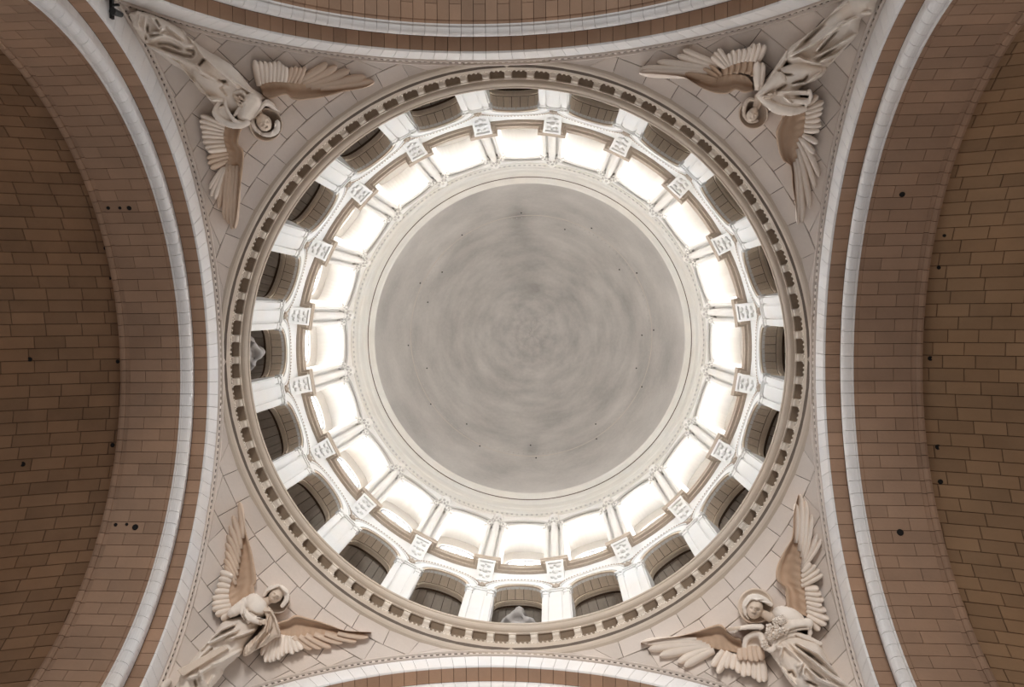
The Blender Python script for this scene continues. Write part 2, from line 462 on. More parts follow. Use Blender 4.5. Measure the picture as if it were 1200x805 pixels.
# string ledge with breaks at the piers, and its carved blocks
ZL = 32.05
def plan(R0, R1, hw):
    pts = []
    hwa = hw / 7.9
    for k in range(NB):
        c = (k + .5) * DA
        for a in np.linspace(c - DA + hwa, c - hwa, 7): pts.append((a, R0))
        pts.append((c - hwa, R1)); pts.append((c, R1)); pts.append((c + hwa, R1))
    return pts
V = []; Fc = []
layers = [(8.20, 8.20, .36, ZL - .10), (8.06, 7.82, .40, ZL - .10), (8.05, 7.80, .42, ZL - .02), (7.96, 7.74, .49, ZL), (7.95, 7.73, .50, ZL + .12), (7.92, 7.70, .52, ZL + .16), (7.92, 7.70, .52, ZL + .26), (8.4, 8.4, .52, ZL + .34)]
for R0, R1, hw, z in layers:
    for a, R in plan(R0, R1, hw): V.append((R * math.cos(a), R * math.sin(a), z))
n_ = NB * 10
for j in range(len(layers) - 1):
    for i in range(n_): Fc.append((j * n_ + i, j * n_ + (i + 1) % n_, (j + 1) * n_ + (i + 1) % n_, (j + 1) * n_ + i))
t2 = add('trim_2', V, Fc, M['ledge'], label='stone ledge stepping out around carved blocks below the upper windows', cat='ledge', kind='structure')
mb = MB()
def cor(x, t, h):
    # sloping face of the corbel: t = 0 at its foot on the wall, 1 under the ledge, h = proud of the face
    return cyl(x * (.88 + .12 * t), 8.16 - .38 * t - h * .93, 30.72 + 1.22 * t - h * .3)
mb.put([cor(-.31, 0, 0), cor(.31, 0, 0), cor(.31, 1, 0), cor(-.31, 1, 0), cyl(-.28, 8.25, 30.72), cyl(.28, 8.25, 30.72), cyl(.31, 8.25, 31.96), cyl(-.31, 8.25, 31.96)],
       [(0, 1, 2, 3), (0, 4, 5, 1), (1, 5, 6, 2), (3, 7, 4, 0), (2, 6, 7, 3)])
for x0, x1, t0, t1_ in ((-.34, .34, .9, 1.0), (-.36, .36, -.04, .06), (-.33, -.26, .06, .9), (.26, .33, .06, .9)):
    mb.box(x0, x1, t0, t1_, -.02, .055, cor)
for (x, t, r) in ((-.12, .74, .09), (.12, .74, .09), (0, .5, .12), (-.13, .26, .085), (.13, .26, .085), (0, .82, .06), (0, .18, .07), (-.18, .5, .06), (.18, .5, .06)):
    mb.ball(cor(x, t, .01), (r * .8, r, r), 7, 4)
around('carved_block', mb.mesh('carved_block', M['drum']), t2, offs=.5)

# upper window tier
uw = link('wall_clerestory', None, label='bright white drum wall of deep arched windows under the dome', cat='wall', kind='structure')
ZU, WU = 37.95, .84
V, Fc = arch_panel(8.02, 9.2, WU, 32.3, ZU, 40.3)
around('clerestory_panel', mesh('clerestory_panel', V, Fc, M['clere']), uw)
V, Fc = arch_roll(WU + .05, 7.99, .06, ZU); around('arch_roll', mesh('arch_roll', V, Fc, M['clere2'], True), uw)
V, Fc = arch_band(WU + .14, WU + .24, 7.97, 8.03, ZU); around('arch_band', mesh('arch_band', V, Fc, M['clere']), uw)
V, Fc = arch_roll(WU + .31, 7.93, .065, ZU); around('hood_roll', mesh('hood_roll', V, Fc, M['clere2'], True), uw)
mb = MB()
for s in (-1, 1):
    c = s * (WU + .11)
    x, y, _ = cyl(c, 7.93, 0)
    mb.lathe([(.16, 32.38), (.16, 32.5), (.11, 32.56), (.09, 32.62), (.085, 37.3), (.11, 37.33), (.09, 37.38), (.13, 37.6), (.19, 37.78), (.19, 37.86)], 10, (x, y, 0))
around('colonnette', mb.mesh('colonnette', M['clere'], False), uw)
mb = MB()
x, y, _ = cyl(hb, 7.95, 0)
mb.lathe([(.25, 32.38), (.25, 32.55), (.19, 32.65), (.165, 32.75), (.155, 37.7), (.185, 37.74), (.16, 37.8), (.2, 38.1), (.28, 38.42), (.28, 38.55), (.2, 38.6), (.18, 39.2), (.24, 39.3)], 12, (x, y, 0))
around('half_column', mb.mesh('half_column', M['clere'], False), uw)

mb = MB()
for s in (-1, 1):
    x, y, _ = cyl(s * (WU + .11), 7.93, 0)
    for d in range(7):
        b = d * 2 * PI / 7
        mb.ball((x + .13 * math.cos(b), y + .13 * math.sin(b), 37.5), (.045, .045, .09), 5, 3); mb.ball((x + .17 * math.cos(b + .4), y + .17 * math.sin(b + .4), 37.7), (.055, .055, .08), 5, 3)
around('leaf_capital', mb.mesh('leaf_capital', M['clere2']), uw)
mb = MB(); x, y, _ = cyl(hb, 7.95, 0)
for d in range(9):
    b = d * 2 * PI / 9
    mb.ball((x + .2 * math.cos(b), y + .2 * math.sin(b), 38.08), (.07, .07, .12), 5, 3); mb.ball((x + .25 * math.cos(b + .35), y + .25 * math.sin(b + .35), 38.34), (.08, .08, .1), 5, 3)
around('leaf_capital', mb.mesh('leaf_capital', M['clere2']), uw)
# windows (daylit panes): one per bay
WWI, ZWI = .70, 36.95
V, Fc = arch_panel(9.2, 9.34, WWI, 32.3, ZWI, 39.2)
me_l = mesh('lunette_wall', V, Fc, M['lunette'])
V, Fc = arch_band(WWI - .06, WWI + .01, 9.27, 9.36, ZWI); Vf, Ff = list(V), list(Fc)
mb = MB(); mb.put(Vf, Ff)
for s in (-1, 1): mb.box(s * WWI - .03, s * WWI + .03, 9.27, 9.36, 33.0, ZWI, cyl)
mb.box(-WWI, WWI, 9.25, 9.36, 32.95, 33.05, cyl)
me_f = mb.mesh('window_frame', M['lead'])
mb = MB(); mb.box(-.022, .022, 9.28, 9.34, 33.0, ZWI + WWI, cyl); me_m = mb.mesh('mullion', M['lead'])
mb = MB()
for z in (34.4, 35.8, 36.95): mb.box(-WWI, WWI, 9.285, 9.335, z - .02, z + .02, cyl)
me_t = mb.mesh('glazing_bars', M['lead'])
panes = []
for s in (-1, 1):
    for z0, z1 in ((33.05, 34.38), (34.42, 35.78), (35.82, 36.93)):
        x0, x1 = (.022, WWI - .02) if s > 0 else (-WWI + .02, -.022)
        mb = MB(); mb.box(x0, x1, 9.31, 9.33, z0, z1, cyl); panes.append(mb.mesh('pane', M['pane']))
    a0, a1 = (0, PI / 2 - .03) if s < 0 else (PI / 2 + .03, PI)
    r = WWI - .05
    pts = [(-r * math.cos(a), ZWI + .02 + r * math.sin(a)) for a in np.linspace(a0, a1, 8)] + [(s * .022, ZWI + .02)]
    V = [cyl(x, 9.31, z) for x, z in pts] + [cyl(x, 9.33, z) for x, z in pts]; n9 = len(pts)
    Fc = [tuple(range(n9)), tuple(range(2 * n9 - 1, n9 - 1, -1))] + [(i, (i + 1) % n9, n9 + (i + 1) % n9, n9 + i) for i in range(n9)]
    panes.append(mesh('pane', V, Fc, M['pane']))
mb = MB(); mb.box(-.84, .84, 8.02, 9.3, 32.3, 32.42, cyl); me_s = mb.mesh('window_sill', M['drum'])
for k in range(NB):
    w = link('window_%d' % (k + 1), None, rot=(0, 0, k * DA), label='tall daylit drum window with white panes and a round head', cat='window', group='drum windows under the dome', kind='structure')
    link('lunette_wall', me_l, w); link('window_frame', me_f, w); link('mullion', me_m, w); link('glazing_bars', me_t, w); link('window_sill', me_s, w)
    for p in panes: link('pane', p, w)

# big cornice ring with scrolled modillions
prof = [(8.15, 23.86), (8.0, 23.89), (7.955, 23.95), (7.935, 24.02), (7.93, 24.08), (7.945, 24.14), (7.95, 24.155), (7.95, 24.17), (7.935, 24.18), (7.90, 24.32), (7.885, 24.40), (7.90, 24.47), (7.97, 24.50), (8.0, 24.52)]
V, Fc = revolve(prof, 200)
t3 = add('trim_3', V, Fc, M['cream'], label='great ring cornice with scrolled brackets between pendentives and drum', cat='cornice', kind='structure')
V, Fc = revolve([(8.0, 24.52), (8.03, 24.56), (8.03, 25.0), (7.84, 25.01)], 200); add('frieze', V, Fc, M['tan'], t3)
prof = [(7.86, 25.03), (7.83, 24.98), (7.80, 24.98), (7.79, 25.04), (7.73, 25.05), (7.69, 25.08), (7.66, 25.14), (7.655, 25.20), (7.64, 25.22), (7.62, 25.23), (7.615, 25.31), (7.63, 25.36), (7.7, 25.40), (8.3, 25.46)]
V, Fc = revolve(prof, 200); add('corona', V, Fc, M['cream'], t3)
mb = MB()
sp = [(8.0, 24.55), (7.95, 24.54), (7.925, 24.58), (7.93, 24.64), (7.965, 24.68), (7.955, 24.74), (7.90, 24.78), (7.84, 24.80), (7.81, 24.85), (7.82, 24.93), (7.86, 24.96), (8.0, 24.96)]
for y0, y1, k in ((-.085, .085, 0),):
    n5 = len(sp); V = [(r, y, z) for y in (y0, y1) for r, z in sp]
    Fc = [tuple(range(n5)), tuple(range(2 * n5 - 1, n5 - 1, -1))] + [(i, n5 + i, n5 + (i + 1) % n5, (i + 1) % n5) for i in range(n5)]
    mb.put(V, Fc)
mb.box(7.79, 8.0, -.11, .11, 24.93, 25.0)
mb.box(7.91, 7.99, -.105, -.085, 24.6, 24.74); mb.box(7.91, 7.99, .085, .105, 24.6, 24.74)
around('modillion', mb.mesh('modillion', M['bracket']), t3, n=80)
mb = MB()
for i in range(400):
    a = 2 * PI * i / 400
    mb.ball((7.905 * math.cos(a), 7.905 * math.sin(a), 24.50), (.04, .04, .045), 5, 3)
mb.add('egg_row', M['bracket'], t3, kind='stuff')

# ------------------------------------------------------------------ the four great arches
DTH = PI / 75
def arc_extrude(prof, half, n=1):
    """closed (x, r) profile swept about the arch axis from -half to +half; local frame: axis = x, centre at origin, crown = +z"""
    V = []; P = len(prof)
    for k in range(n + 1):
        a = -half + 2 * half * k / n
        for x, r in prof: V.append((x, r * math.sin(a), r * math.cos(a)))
    Fc = [(k * P + i, k * P + (i + 1) % P, (k + 1) * P + (i + 1) % P, (k + 1) * P + i) for k in range(n) for i in range(P)]
    Fc += [tuple(range(P))[::-1], tuple(range(n * P, (n + 1) * P))]
    return V, Fc
def arc_sheet(prof, a0, a1, n):
    V = []; P = len(prof)
    for k in range(n + 1):
        a = a0 + (a1 - a0) * k / n
        for x, r in prof: V.append((x, r * math.sin(a), r * math.cos(a)))
    Fc = [(k * P + i, k * P + i + 1, (k + 1) * P + i + 1, (k + 1) * P + i) for k in range(n) for i in range(P - 1)]
    return V, Fc
G = .007  # half joint in metres
HB = DTH / 2
def piece(name, prof, mat, smooth=False):
    rr = sum(r for _, r in prof) / len(prof)
    V, Fc = arc_extrude(prof, HB - (G * .7 if mat is M['white'] else G) / rr)
    return mesh(name, V, Fc, mat, smooth)
ch = .012
p_face = piece('face_voussoir', [(8.0 + ch, 8.47), (8.0, 8.47 - ch), (8.0, 7.84), (8.02, 7.825), (8.05, 7.82), (8.05, 8.47)], M['white'])
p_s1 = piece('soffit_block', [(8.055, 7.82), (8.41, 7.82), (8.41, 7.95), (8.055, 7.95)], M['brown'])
arcp = [(8.465 + .155 * math.cos(math.radians(a)), 7.44 + .155 * math.sin(math.radians(a))) for a in np.linspace(125, 280, 9)]
p_roll = piece('roll_block', [(8.42, 7.82), (8.42, 7.64)] + arcp + [(8.505, 7.31), (8.52, 7.31), (8.525, 7.25), (8.555, 7.245), (8.565, 7.26), (8.565, 7.82)], M['white'])
def s2(x0, x1, bs, be):
    pr = []
    if bs: pr += [(x0, 7.275), (x0 + .085, 7.275), (x0 + .09, 7.25)]
    else: pr += [(x0 + .011, 7.25)]
    if be: pr += [(x1 - .01, 7.25)]
    else: pr += [(x1, 7.25)]
    pr += [(x1 - (.01 if be else 0), 7.40), (pr[0][0], 7.40)]
    return pr
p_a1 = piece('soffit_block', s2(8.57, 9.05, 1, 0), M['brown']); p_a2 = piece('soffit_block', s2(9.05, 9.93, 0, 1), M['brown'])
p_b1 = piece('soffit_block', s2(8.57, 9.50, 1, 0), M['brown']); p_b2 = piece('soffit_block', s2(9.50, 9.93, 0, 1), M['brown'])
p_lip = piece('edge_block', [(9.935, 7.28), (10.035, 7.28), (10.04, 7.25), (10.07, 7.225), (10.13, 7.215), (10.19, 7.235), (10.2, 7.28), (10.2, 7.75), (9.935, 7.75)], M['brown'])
core = [(8.04, 8.6), (8.04, 7.86), (8.44, 7.86), (8.50, 7.6), (8.55, 7.32), (9.95, 7.32), (10.15, 7.30), (10.18, 7.8)]
V, Fc = arc_sheet(core, -PI / 2, PI / 2, 75); me_core = mesh('joint_bed', V, Fc, M['mortar'])
V, Fc = arc_sheet([(8.05, 8.475), (8.05, 8.50), (7.965, 8.503), (7.955, 8.515), (8.2, 8.517), (8.2, 8.608), (7.95, 8.61), (7.90, 8.62), (7.90, 8.66), (8.1, 8.68)], -PI / 2, PI / 2, 150); me_bead = mesh('billet_channel', V, Fc, M['pend'])
V, Fc = arc_sheet([(8.19, 8.515), (8.15, 8.517), (8.15, 8.604), (7.972, 8.604)], -PI / 2, PI / 2, 150); me_slot = mesh('slot_shade', V, Fc, M['mortar'])  # dark sheet lining the slots, putting their shade into colour
mb = MB()
nb = int(PI / .0193)
for i in range(nb):
    a = -PI / 2 + PI * (i + .5) / nb; h = .0044
    V, Fc = arc_extrude([(7.952, 8.52), (7.952, 8.602), (8.16, 8.602), (8.16, 8.52)], h)
    ca, sa = math.cos(a), math.sin(a)
    mb.put([(x, y * ca + z * sa, -y * sa + z * ca) for x, y, z in V], Fc)
me_billet = mb.mesh('billet_row', M['pend'])
sides = {'east': 0, 'south': 1, 'west': 2, 'north': 3}   # picture right, bottom, left, top
arch_lab = {'east': 'broad stone arch with shade-brown soffit and white rolls opening onto the yellowish vault', 'west': 'broad stone arch with shade-brown soffit and white rolls opening onto the dark vault',
            'north': 'stone arch with white rolls by the angel with flared sleeves and the cross-armed angel', 'south': 'stone arch with white face between the sword angel and the bouquet angel'}
arch_root = {}
for i, (sd, k) in enumerate(sides.items()):
    root = link('trim_%d' % (4 + i), None, loc=(0, 0, ZS), rot=(0, 0, k * PI / 2), label=arch_lab[sd], cat='arch', kind='structure')
    arch_root[sd] = root
    link('joint_bed', me_core, root); link('billet_channel', me_bead, root); link('slot_shade', me_slot, root); link('billet_row', me_billet, root, kind='stuff')
    cz, sz = math.cos(k * PI / 2), math.sin(k * PI / 2)
    for c in range(75):
        th = -PI / 2 + (c + .5) * DTH
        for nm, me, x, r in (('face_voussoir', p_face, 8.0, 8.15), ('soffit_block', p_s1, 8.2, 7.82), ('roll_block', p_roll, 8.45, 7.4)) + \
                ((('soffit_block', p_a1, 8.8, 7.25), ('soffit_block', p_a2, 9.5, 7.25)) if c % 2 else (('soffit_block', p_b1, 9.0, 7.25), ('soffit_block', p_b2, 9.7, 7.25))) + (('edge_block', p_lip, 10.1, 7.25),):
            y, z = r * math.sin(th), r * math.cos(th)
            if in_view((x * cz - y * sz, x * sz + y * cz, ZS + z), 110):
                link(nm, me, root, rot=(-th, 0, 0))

# ------------------------------------------------------------------ transept vaults beyond the left and right arches
RV = 7.55
def drop(x): return .30 * (x - 10.15) + .06 * (x - 10.15) ** 2
def vault_pt(th, x, h): return (x, (RV - h) * math.sin(th), (RV - h) * math.cos(th) - drop(x))
vl = {'east': 'block vault in yellowish shade brown with pale-rimmed anchor holes beyond the arch', 'west': 'block vault in dark shade brown with random blotches beyond the arch'}
vault_root = {}
for sd in ('east', 'west'):
    k = sides[sd]; cz = math.cos(k * PI / 2); sz = math.sin(k * PI / 2)
    root = link('ceiling', None, loc=(0, 0, ZS), rot=(0, 0, k * PI / 2), label=vl[sd], cat='vault', kind='structure'); vault_root[sd] = root
    V = []; Fc = []; xs = np.linspace(10.12, 17, 14)
    for j in range(76):
        th = -PI / 2 + j * DTH
        for x in xs: V.append(vault_pt(th, x, -.03))
    n6 = len(xs)
    Fc = [(j * n6 + i, j * n6 + i + 1, (j + 1) * n6 + i + 1, (j + 1) * n6 + i) for j in range(75) for i in range(n6 - 1)]
    add('joint_bed', V, Fc, M['mortar'], root)
    far = MB()
    for c in range(75):
        x = 10.14 - random.uniform(0, .65)
        t0 = -PI / 2 + c * DTH + G / RV; t1_ = -PI / 2 + (c + 1) * DTH - G / RV
        while x < 16.5:
            ln = random.uniform(.60, .80)
            x0, x1 = max(x, 10.14), x + ln
            x = x1
            if x1 - x0 < .08: continue
            P = vault_pt((t0 + t1_) / 2, (x0 + x1) / 2, 0)
            seen = in_view((P[0] * cz - P[1] * sz, P[0] * sz + P[1] * cz, ZS + P[2]), 68)
            a, b = x0 + G, x1 - G; e = .012; pr = random.uniform(-.004, .006)
            V = [vault_pt(t, q, -.06) for t, q in ((t0, a), (t0, b), (t1_, b), (t1_, a))] + [vault_pt(t, q, pr - .01) for t, q in ((t0, a), (t0, b), (t1_, b), (t1_, a))] + \
                [vault_pt(t, q, pr) for t, q in ((t0 + e / RV, a + e), (t0 + e / RV, b - e), (t1_ - e / RV, b - e), (t1_ - e / RV, a + e))]
            Fc = [(8, 9, 10, 11)] + [(i, (i + 1) % 4, 4 + (i + 1) % 4, 4 + i) for i in range(4)] + [(4 + i, 4 + (i + 1) % 4, 8 + (i + 1) % 4, 8 + i) for i in range(4)]
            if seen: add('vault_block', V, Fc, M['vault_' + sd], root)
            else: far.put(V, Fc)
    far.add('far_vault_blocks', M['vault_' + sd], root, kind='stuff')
for sd in ('east', 'west'):
    k = sides[sd]; sg = 1 if sd == 'east' else -1
    mb = MB()
    nz = 24
    for a in range(nz):
        z0 = -1.6 + a * 1.0; 
        for b in range(9):
            y0 = -9 + b * 2 + (.5 if a % 2 else 0) - .5
            mb.box(min(sg * 16.6, sg * 17.0), max(sg * 16.6, sg * 17.0), y0 + .01, y0 + 1.99, z0 + .01, z0 + .99)
    mb.add('wall_' + sd, M['vault_' + sd], label='shade-brown stone end wall closing the transept with the %s vault' % ('yellowish' if sg > 0 else 'dark'), cat='wall', kind='structure')
# anchor holes in vaults and soffits
mb = MB(); mb.lathe([(.001, .012), (.055, .012), (.075, .02), (.10, .014), (.10, -.05)], 10)
me_hole = mb.mesh('anchor_hole', M['hole'])
def hole(u, v, sd, vaulted, s=1.0):
    k = sides[sd]; d = rays(u, v); c, s_ = math.cos(-k * PI / 2), math.sin(-k * PI / 2)
    rt = lambda p: np.array([p[0] * c - p[1] * s_, p[0] * s_ + p[1] * c, p[2]])
    o = rt(CAM) - np.array([0, 0, ZS]); dd = rt(d)
    t = 15.0
    for _ in range(4000):
        P = o + dd * t
        if P[2] > 0:
            if vaulted: f = math.hypot(P[1], P[2] + drop(max(P[0], 10.15))) - RV
            else: f = math.hypot(P[1], P[2]) - 7.25
            if f > 0: break
        t += .01
    n = Vector((0, -P[1], -P[2])).normalized()
    o_ = link('anchor_hole', me_hole, vault_root[sd] if vaulted else arch_root[sd], loc=tuple(Vector(P) + n * .015))
    o_.rotation_mode = 'QUATERNION'; o_.rotation_quaternion = n.to_track_quat('Z', 'Y'); o_.scale = (s * .65, s * .65, s * .65)
for u, v, s in ((127, 243.5, .7), (140.6, 243.5, .6), (151.6, 243.5, .9), (135.7, 615, .7), (148.7, 614.6, .6), (158.8, 618, 1.2)): hole(u, v, 'west', False, s)
for u, v, s in ((124, 290.7, .8), (129, 326, .6), (35, 421, .9), (138, 423.6, .8), (132, 521.6, .9), (26.6, 544, 1.0)): hole(u, v, 'west', True, s)
for u, v, s in ((1057, 227.6, 1.0), (1054.7, 624, 1.2)): hole(u, v, 'east', False, s)
for u, v, s in ((1100, 313.5, .7), (1106.5, 276, .6), (1090, 420, .9), (1099, 524, 1.0), (1102, 564.5, .9)): hole(u, v, 'east', True, s)

# ------------------------------------------------------------------ pendentives
PB = 7.93
AL0 = math.asin(7.99 / RS)
def sph(phi, al, h):
    r = RS - h
    return (r * math.sin(al) * math.cos(phi), r * math.sin(al) * math.sin(phi), ZS + r * math.cos(al))
def lohi(al):
    rho = RS * math.sin(al)
    if rho <= PB: return 0, PI / 2
    if PB / rho < math.cos(PI / 4): return PI / 4, PI / 4
    return math.acos(PB / rho), math.asin(PB / rho)
pl = {0: 'pale stone pendentive behind the angel holding a bouquet', 1: 'pale stone pendentive behind the angel with the long sword', 2: 'pale stone pendentive behind the angel with wide flared sleeves', 3: 'pale stone pendentive behind the angel with crossed arms'}
pn = {0: 'wall_southeast', 1: 'wall_southwest', 2: 'wall_northwest', 3: 'wall_northeast'}
for k in range(4):
    root = link(pn[k], None, loc=(0, 0, 0), rot=(0, 0, k * PI / 2), label=pl[k], cat='pendentive', kind='structure')
    V = []; Fc = []; na, nf = 24, 16
    for i in range(na + 1):
        al = AL0 - .015 + (math.asin(.999) * 0 + 1.33 - AL0 + .015) * i / na
        rho = RS * math.sin(al); q = A0 + .06
        lo, hi = (0, PI / 2) if rho <= q else ((math.acos(q / rho), math.asin(q / rho)) if q / rho > math.cos(PI / 4) else (PI / 4, PI / 4))
        for j in range(nf + 1): V.append(sph(lo + (hi - lo) * j / nf, al, -.03))
    Fc = [(i * (nf + 1) + j, i * (nf + 1) + j + 1, (i + 1) * (nf + 1) + j + 1, (i + 1) * (nf + 1) + j) for i in range(na) for j in range(nf)]
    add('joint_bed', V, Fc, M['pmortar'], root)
    nco = 11; da = .0535
    for c in range(nco):
        a0, a1 = AL0 - .004 + c * da, AL0 - .004 + (c + 1) * da
        rho = RS * math.sin((a0 + a1) / 2)
        w = (.86 if c < 7 else 1.3) / rho
        ph = PI / 4 - 14 * w + (w / 2 if c % 2 else 0) + random.uniform(-.1, .1) * w
        while ph < PI / 2:
            f0, f1 = ph, ph + w * random.uniform(.85, 1.15); ph = f1
            g = G / rho; ga = G / RS
            lo0, hi0 = lohi(a0 + ga); lo1, hi1 = lohi(a1 - ga)
            cs = [(min(max(f0 + g, lo0), hi0), a0 + ga), (min(max(f1 - g, lo0), hi0), a0 + ga), (min(max(f1 - g, lo1), hi1), a1 - ga), (min(max(f0 + g, lo1), hi1), a1 - ga)]
            if (cs[1][0] - cs[0][0]) + (cs[2][0] - cs[3][0]) < .004: continue
            mp = np.array(sph((cs[0][0] + cs[1][0] + cs[2][0] + cs[3][0]) / 4, (a0 + a1) / 2, 0))
            ck, sk = math.cos(k * PI / 2), math.sin(k * PI / 2)
            if not in_view((mp[0] * ck - mp[1] * sk, mp[0] * sk + mp[1] * ck, mp[2]), 90): continue
            cen = (sum(q[0] for q in cs) / 4, sum(q[1] for q in cs) / 4)
            inn = [(q[0] + (cen[0] - q[0]) * .03, q[1] + (cen[1] - q[1]) * .04) for q in cs]
            V = [sph(*q, -.05) for q in cs] + [sph(*q, -.012) for q in cs] + [sph(*q, 0) for q in inn]
            Fc = [(8, 9, 10, 11)] + [(i, (i + 1) % 4, 4 + (i + 1) % 4, 4 + i) for i in range(4)] + [(4 + i, 4 + (i + 1) % 4, 8 + (i + 1) % 4, 8 + i) for i in range(4)]
            add('stone_block', V, Fc, M['pend'], root)
# ------------------------------------------------------------------ angels carved in high relief on the pendentives
FOLD = 1.55
KPX = .0235        # metres on the wall for one unit of the drawing
class Relief:
    """height field standing on the pendentive wall; shapes are blended by maximum"""
    def __init__(s, u0, v0, u1, v1, g=.7):
        s.g = g
        s.u = np.arange(u0, u1 + g, g); s.v = np.arange(v0, v1 + g, g)
        s.U, s.V = np.meshgrid(s.u, s.v); s.H = np.full(s.U.shape, -9.0)
    def _seg(s, p, q):
        d = np.array(q, float) - np.array(p, float); L2 = (d * d).sum() + 1e-9
        t = np.clip(((s.U - p[0]) * d[0] + (s.V - p[1]) * d[1]) / L2, 0, 1)
        return t, np.hypot(s.U - p[0] - t * d[0], s.V - p[1] - t * d[1])
    def cap(s, pts, r, z, fl=1.0, k=0.0):
        """chain of rounded limbs: radius r and axis height z at every point"""
        r = r if hasattr(r, '__len__') else [r] * len(pts); z = z if hasattr(z, '__len__') else [z] * len(pts)
        if len(pts) > 2:
            L9 = len(pts); tt = np.arange(L9); t2 = np.linspace(0, L9 - 1, (L9 - 1) * 4 + 1)
            pts = smooth_poly(pts, False, 4); r = np.interp(t2, tt, r); z = np.interp(t2, tt, z)
        for i in range(len(pts) - 1):
            t, d = s._seg(pts[i], pts[i + 1])
            rr = r[i] + (r[i + 1] - r[i]) * t; zz = z[i] + (z[i + 1] - z[i]) * t
            h = zz + np.sqrt(np.maximum(rr * rr - d * d, 0)) * KPX * fl
            s._max(np.where(d < rr, h, -9.0), k)
        return s
    def _max(s, h, k):
        if k <= 0: s.H = np.maximum(s.H, h); return
        m_ = (s.H > -5) & (h > -5)
        e = np.clip(.5 + .5 * (h - s.H) / k, 0, 1)
        sm = s.H * (1 - e) + h * e + k * e * (1 - e)
        s.H = np.where(m_, sm, np.maximum(s.H, h))
    def ell(s, c, ru, rv, ang, z, hh, k=0.0):
        a = math.radians(ang); x = (s.U - c[0]) * math.cos(a) + (s.V - c[1]) * math.sin(a); y = -(s.U - c[0]) * math.sin(a) + (s.V - c[1]) * math.cos(a)
        q = (x / ru) ** 2 + (y / rv) ** 2
        s._max(np.where(q < 1, z + hh * np.sqrt(np.maximum(1 - q, 0)), -9.0), k); return s
    def poly(s, pts, z, eh=.3, edge=8, k=0.0, zs=None):
        """filled outline with a rounded edge; zs = heights at the outline points (blended), else flat z"""
        P = np.array(pts, float); ins = np.zeros(s.U.shape, bool); D = np.full(s.U.shape, 1e9); W = np.zeros(s.U.shape); Z = np.zeros(s.U.shape)
        for i in range(len(P)):
            x0, y0 = P[i]; x1, y1 = P[(i + 1) % len(P)]
            if y0 != y1:
                c = ((s.V < y0) != (s.V < y1)) & (s.U < (x1 - x0) * (s.V - y0) / (y1 - y0) + x0); ins ^= c
            t, d = s._seg((x0, y0), (x1, y1)); D = np.minimum(D, d)
            if zs is not None:
                w = 1 / (d * d + 4); W += w; Z += w * (zs[i] + (zs[(i + 1) % len(P)] - zs[i]) * t)
        base = z if zs is None else Z / W
        x = np.clip(D / edge, 0, 1)
        s._max(np.where(ins, base + 1.25 * eh * np.sqrt(1 - (1 - x) ** 2), -9.0), k); return s
    def ridge(s, pts, w, a, w2=None):
        D = np.full(s.U.shape, 1e9); T = np.zeros(s.U.shape); n = len(pts) - 1
        for i in range(n):
            t, d = s._seg(pts[i], pts[i + 1]); m_ = d < D; D = np.where(m_, d, D); T = np.where(m_, (i + t) / n, T)
        ww = w if w2 is None else w + (w2 - w) * T
        taper = np.minimum(1, np.minimum(T, 1 - T) * 6 + .15)
        s.H = np.where(s.H > -5, np.maximum(s.H + (a * FOLD if a > 0 else a * 1.1) * taper * np.maximum(0, 1 - (D / ww) ** 2) ** 2, np.minimum(s.H, .16)), s.H); return s
    def folds(s, lines, w=3.0, a=.12, w2=None):
        for l in lines:
            s.ridge(l, w, a, w2)
        return s
    def blur(s, n=1):
        for _ in range(n):
            m_ = s.H > -5; H = np.where(m_, s.H, 0); A = H * 2.0; B = m_ * 2.0
            for ax in (0, 1):
                for sh in (-1, 1):
                    A = A + np.roll(H, sh, ax); B = B + np.roll(m_, sh, ax)
            s.H = np.where(m_, A / np.maximum(B, 1), -9.0)
        return s
    def noise(s, amp, sc, seed=0):
        r_ = np.random.default_rng(seed); n = np.zeros(s.U.shape)
        for _ in range(14):
            a = r_.uniform(0, 2 * PI); k = r_.uniform(.6, 1.5) / sc; n += np.sin((s.U * math.cos(a) + s.V * math.sin(a)) * k * 2 * PI + r_.uniform(0, 6))
        s.H = np.where(s.H > -5, s.H + amp * n / 4, s.H); return s
    def build(s, name, mat, root, zb=-.06, label=None):
        ok = s.H > -5
        cell = ok[:-1, :-1] & ok[1:, :-1] & ok[:-1, 1:] & ok[1:, 1:]
        use = np.zeros(ok.shape, bool)
        for a, b in ((slice(0, -1), slice(0, -1)), (slice(1, None), slice(0, -1)), (slice(0, -1), slice(1, None)), (slice(1, None), slice(1, None))): use[a, b] |= cell
        idx = np.full(ok.shape, -1); n = int(use.sum()); idx[use] = np.arange(n)
        P = SP(s.U[use], s.V[use], s.H[use]); B = SP(s.U[use], s.V[use], np.full(n, zb))
        a, b, c, d = idx[:-1, :-1][cell], idx[:-1, 1:][cell], idx[1:, 1:][cell], idx[1:, :-1][cell]
        Fc = np.stack([a, b, c, d], 1).tolist()
        cp = np.pad(cell, 1); E = []
        cc = np.argwhere(cell)
        I = idx
        for (i, j) in cc:
            if not cp[i, j + 1]: E.append((I[i, j], I[i, j + 1]))
            if not cp[i + 2, j + 1]: E.append((I[i + 1, j + 1], I[i + 1, j]))
            if not cp[i + 1, j]: E.append((I[i + 1, j], I[i, j]))
            if not cp[i + 1, j + 2]: E.append((I[i, j + 1], I[i + 1, j + 1]))
        bm = {}; Vx = []
        for p, q in E:
            for x in (p, q):
                if x not in bm: bm[x] = n + len(Vx); Vx.append(B[x])
            Fc.append((int(q), int(p), bm[p], bm[q]))
        V = np.concatenate([P, np.array(Vx)]) if Vx else P
        return add(name, V - np.array(root.location), Fc, mat, root, smooth=True, label=label)
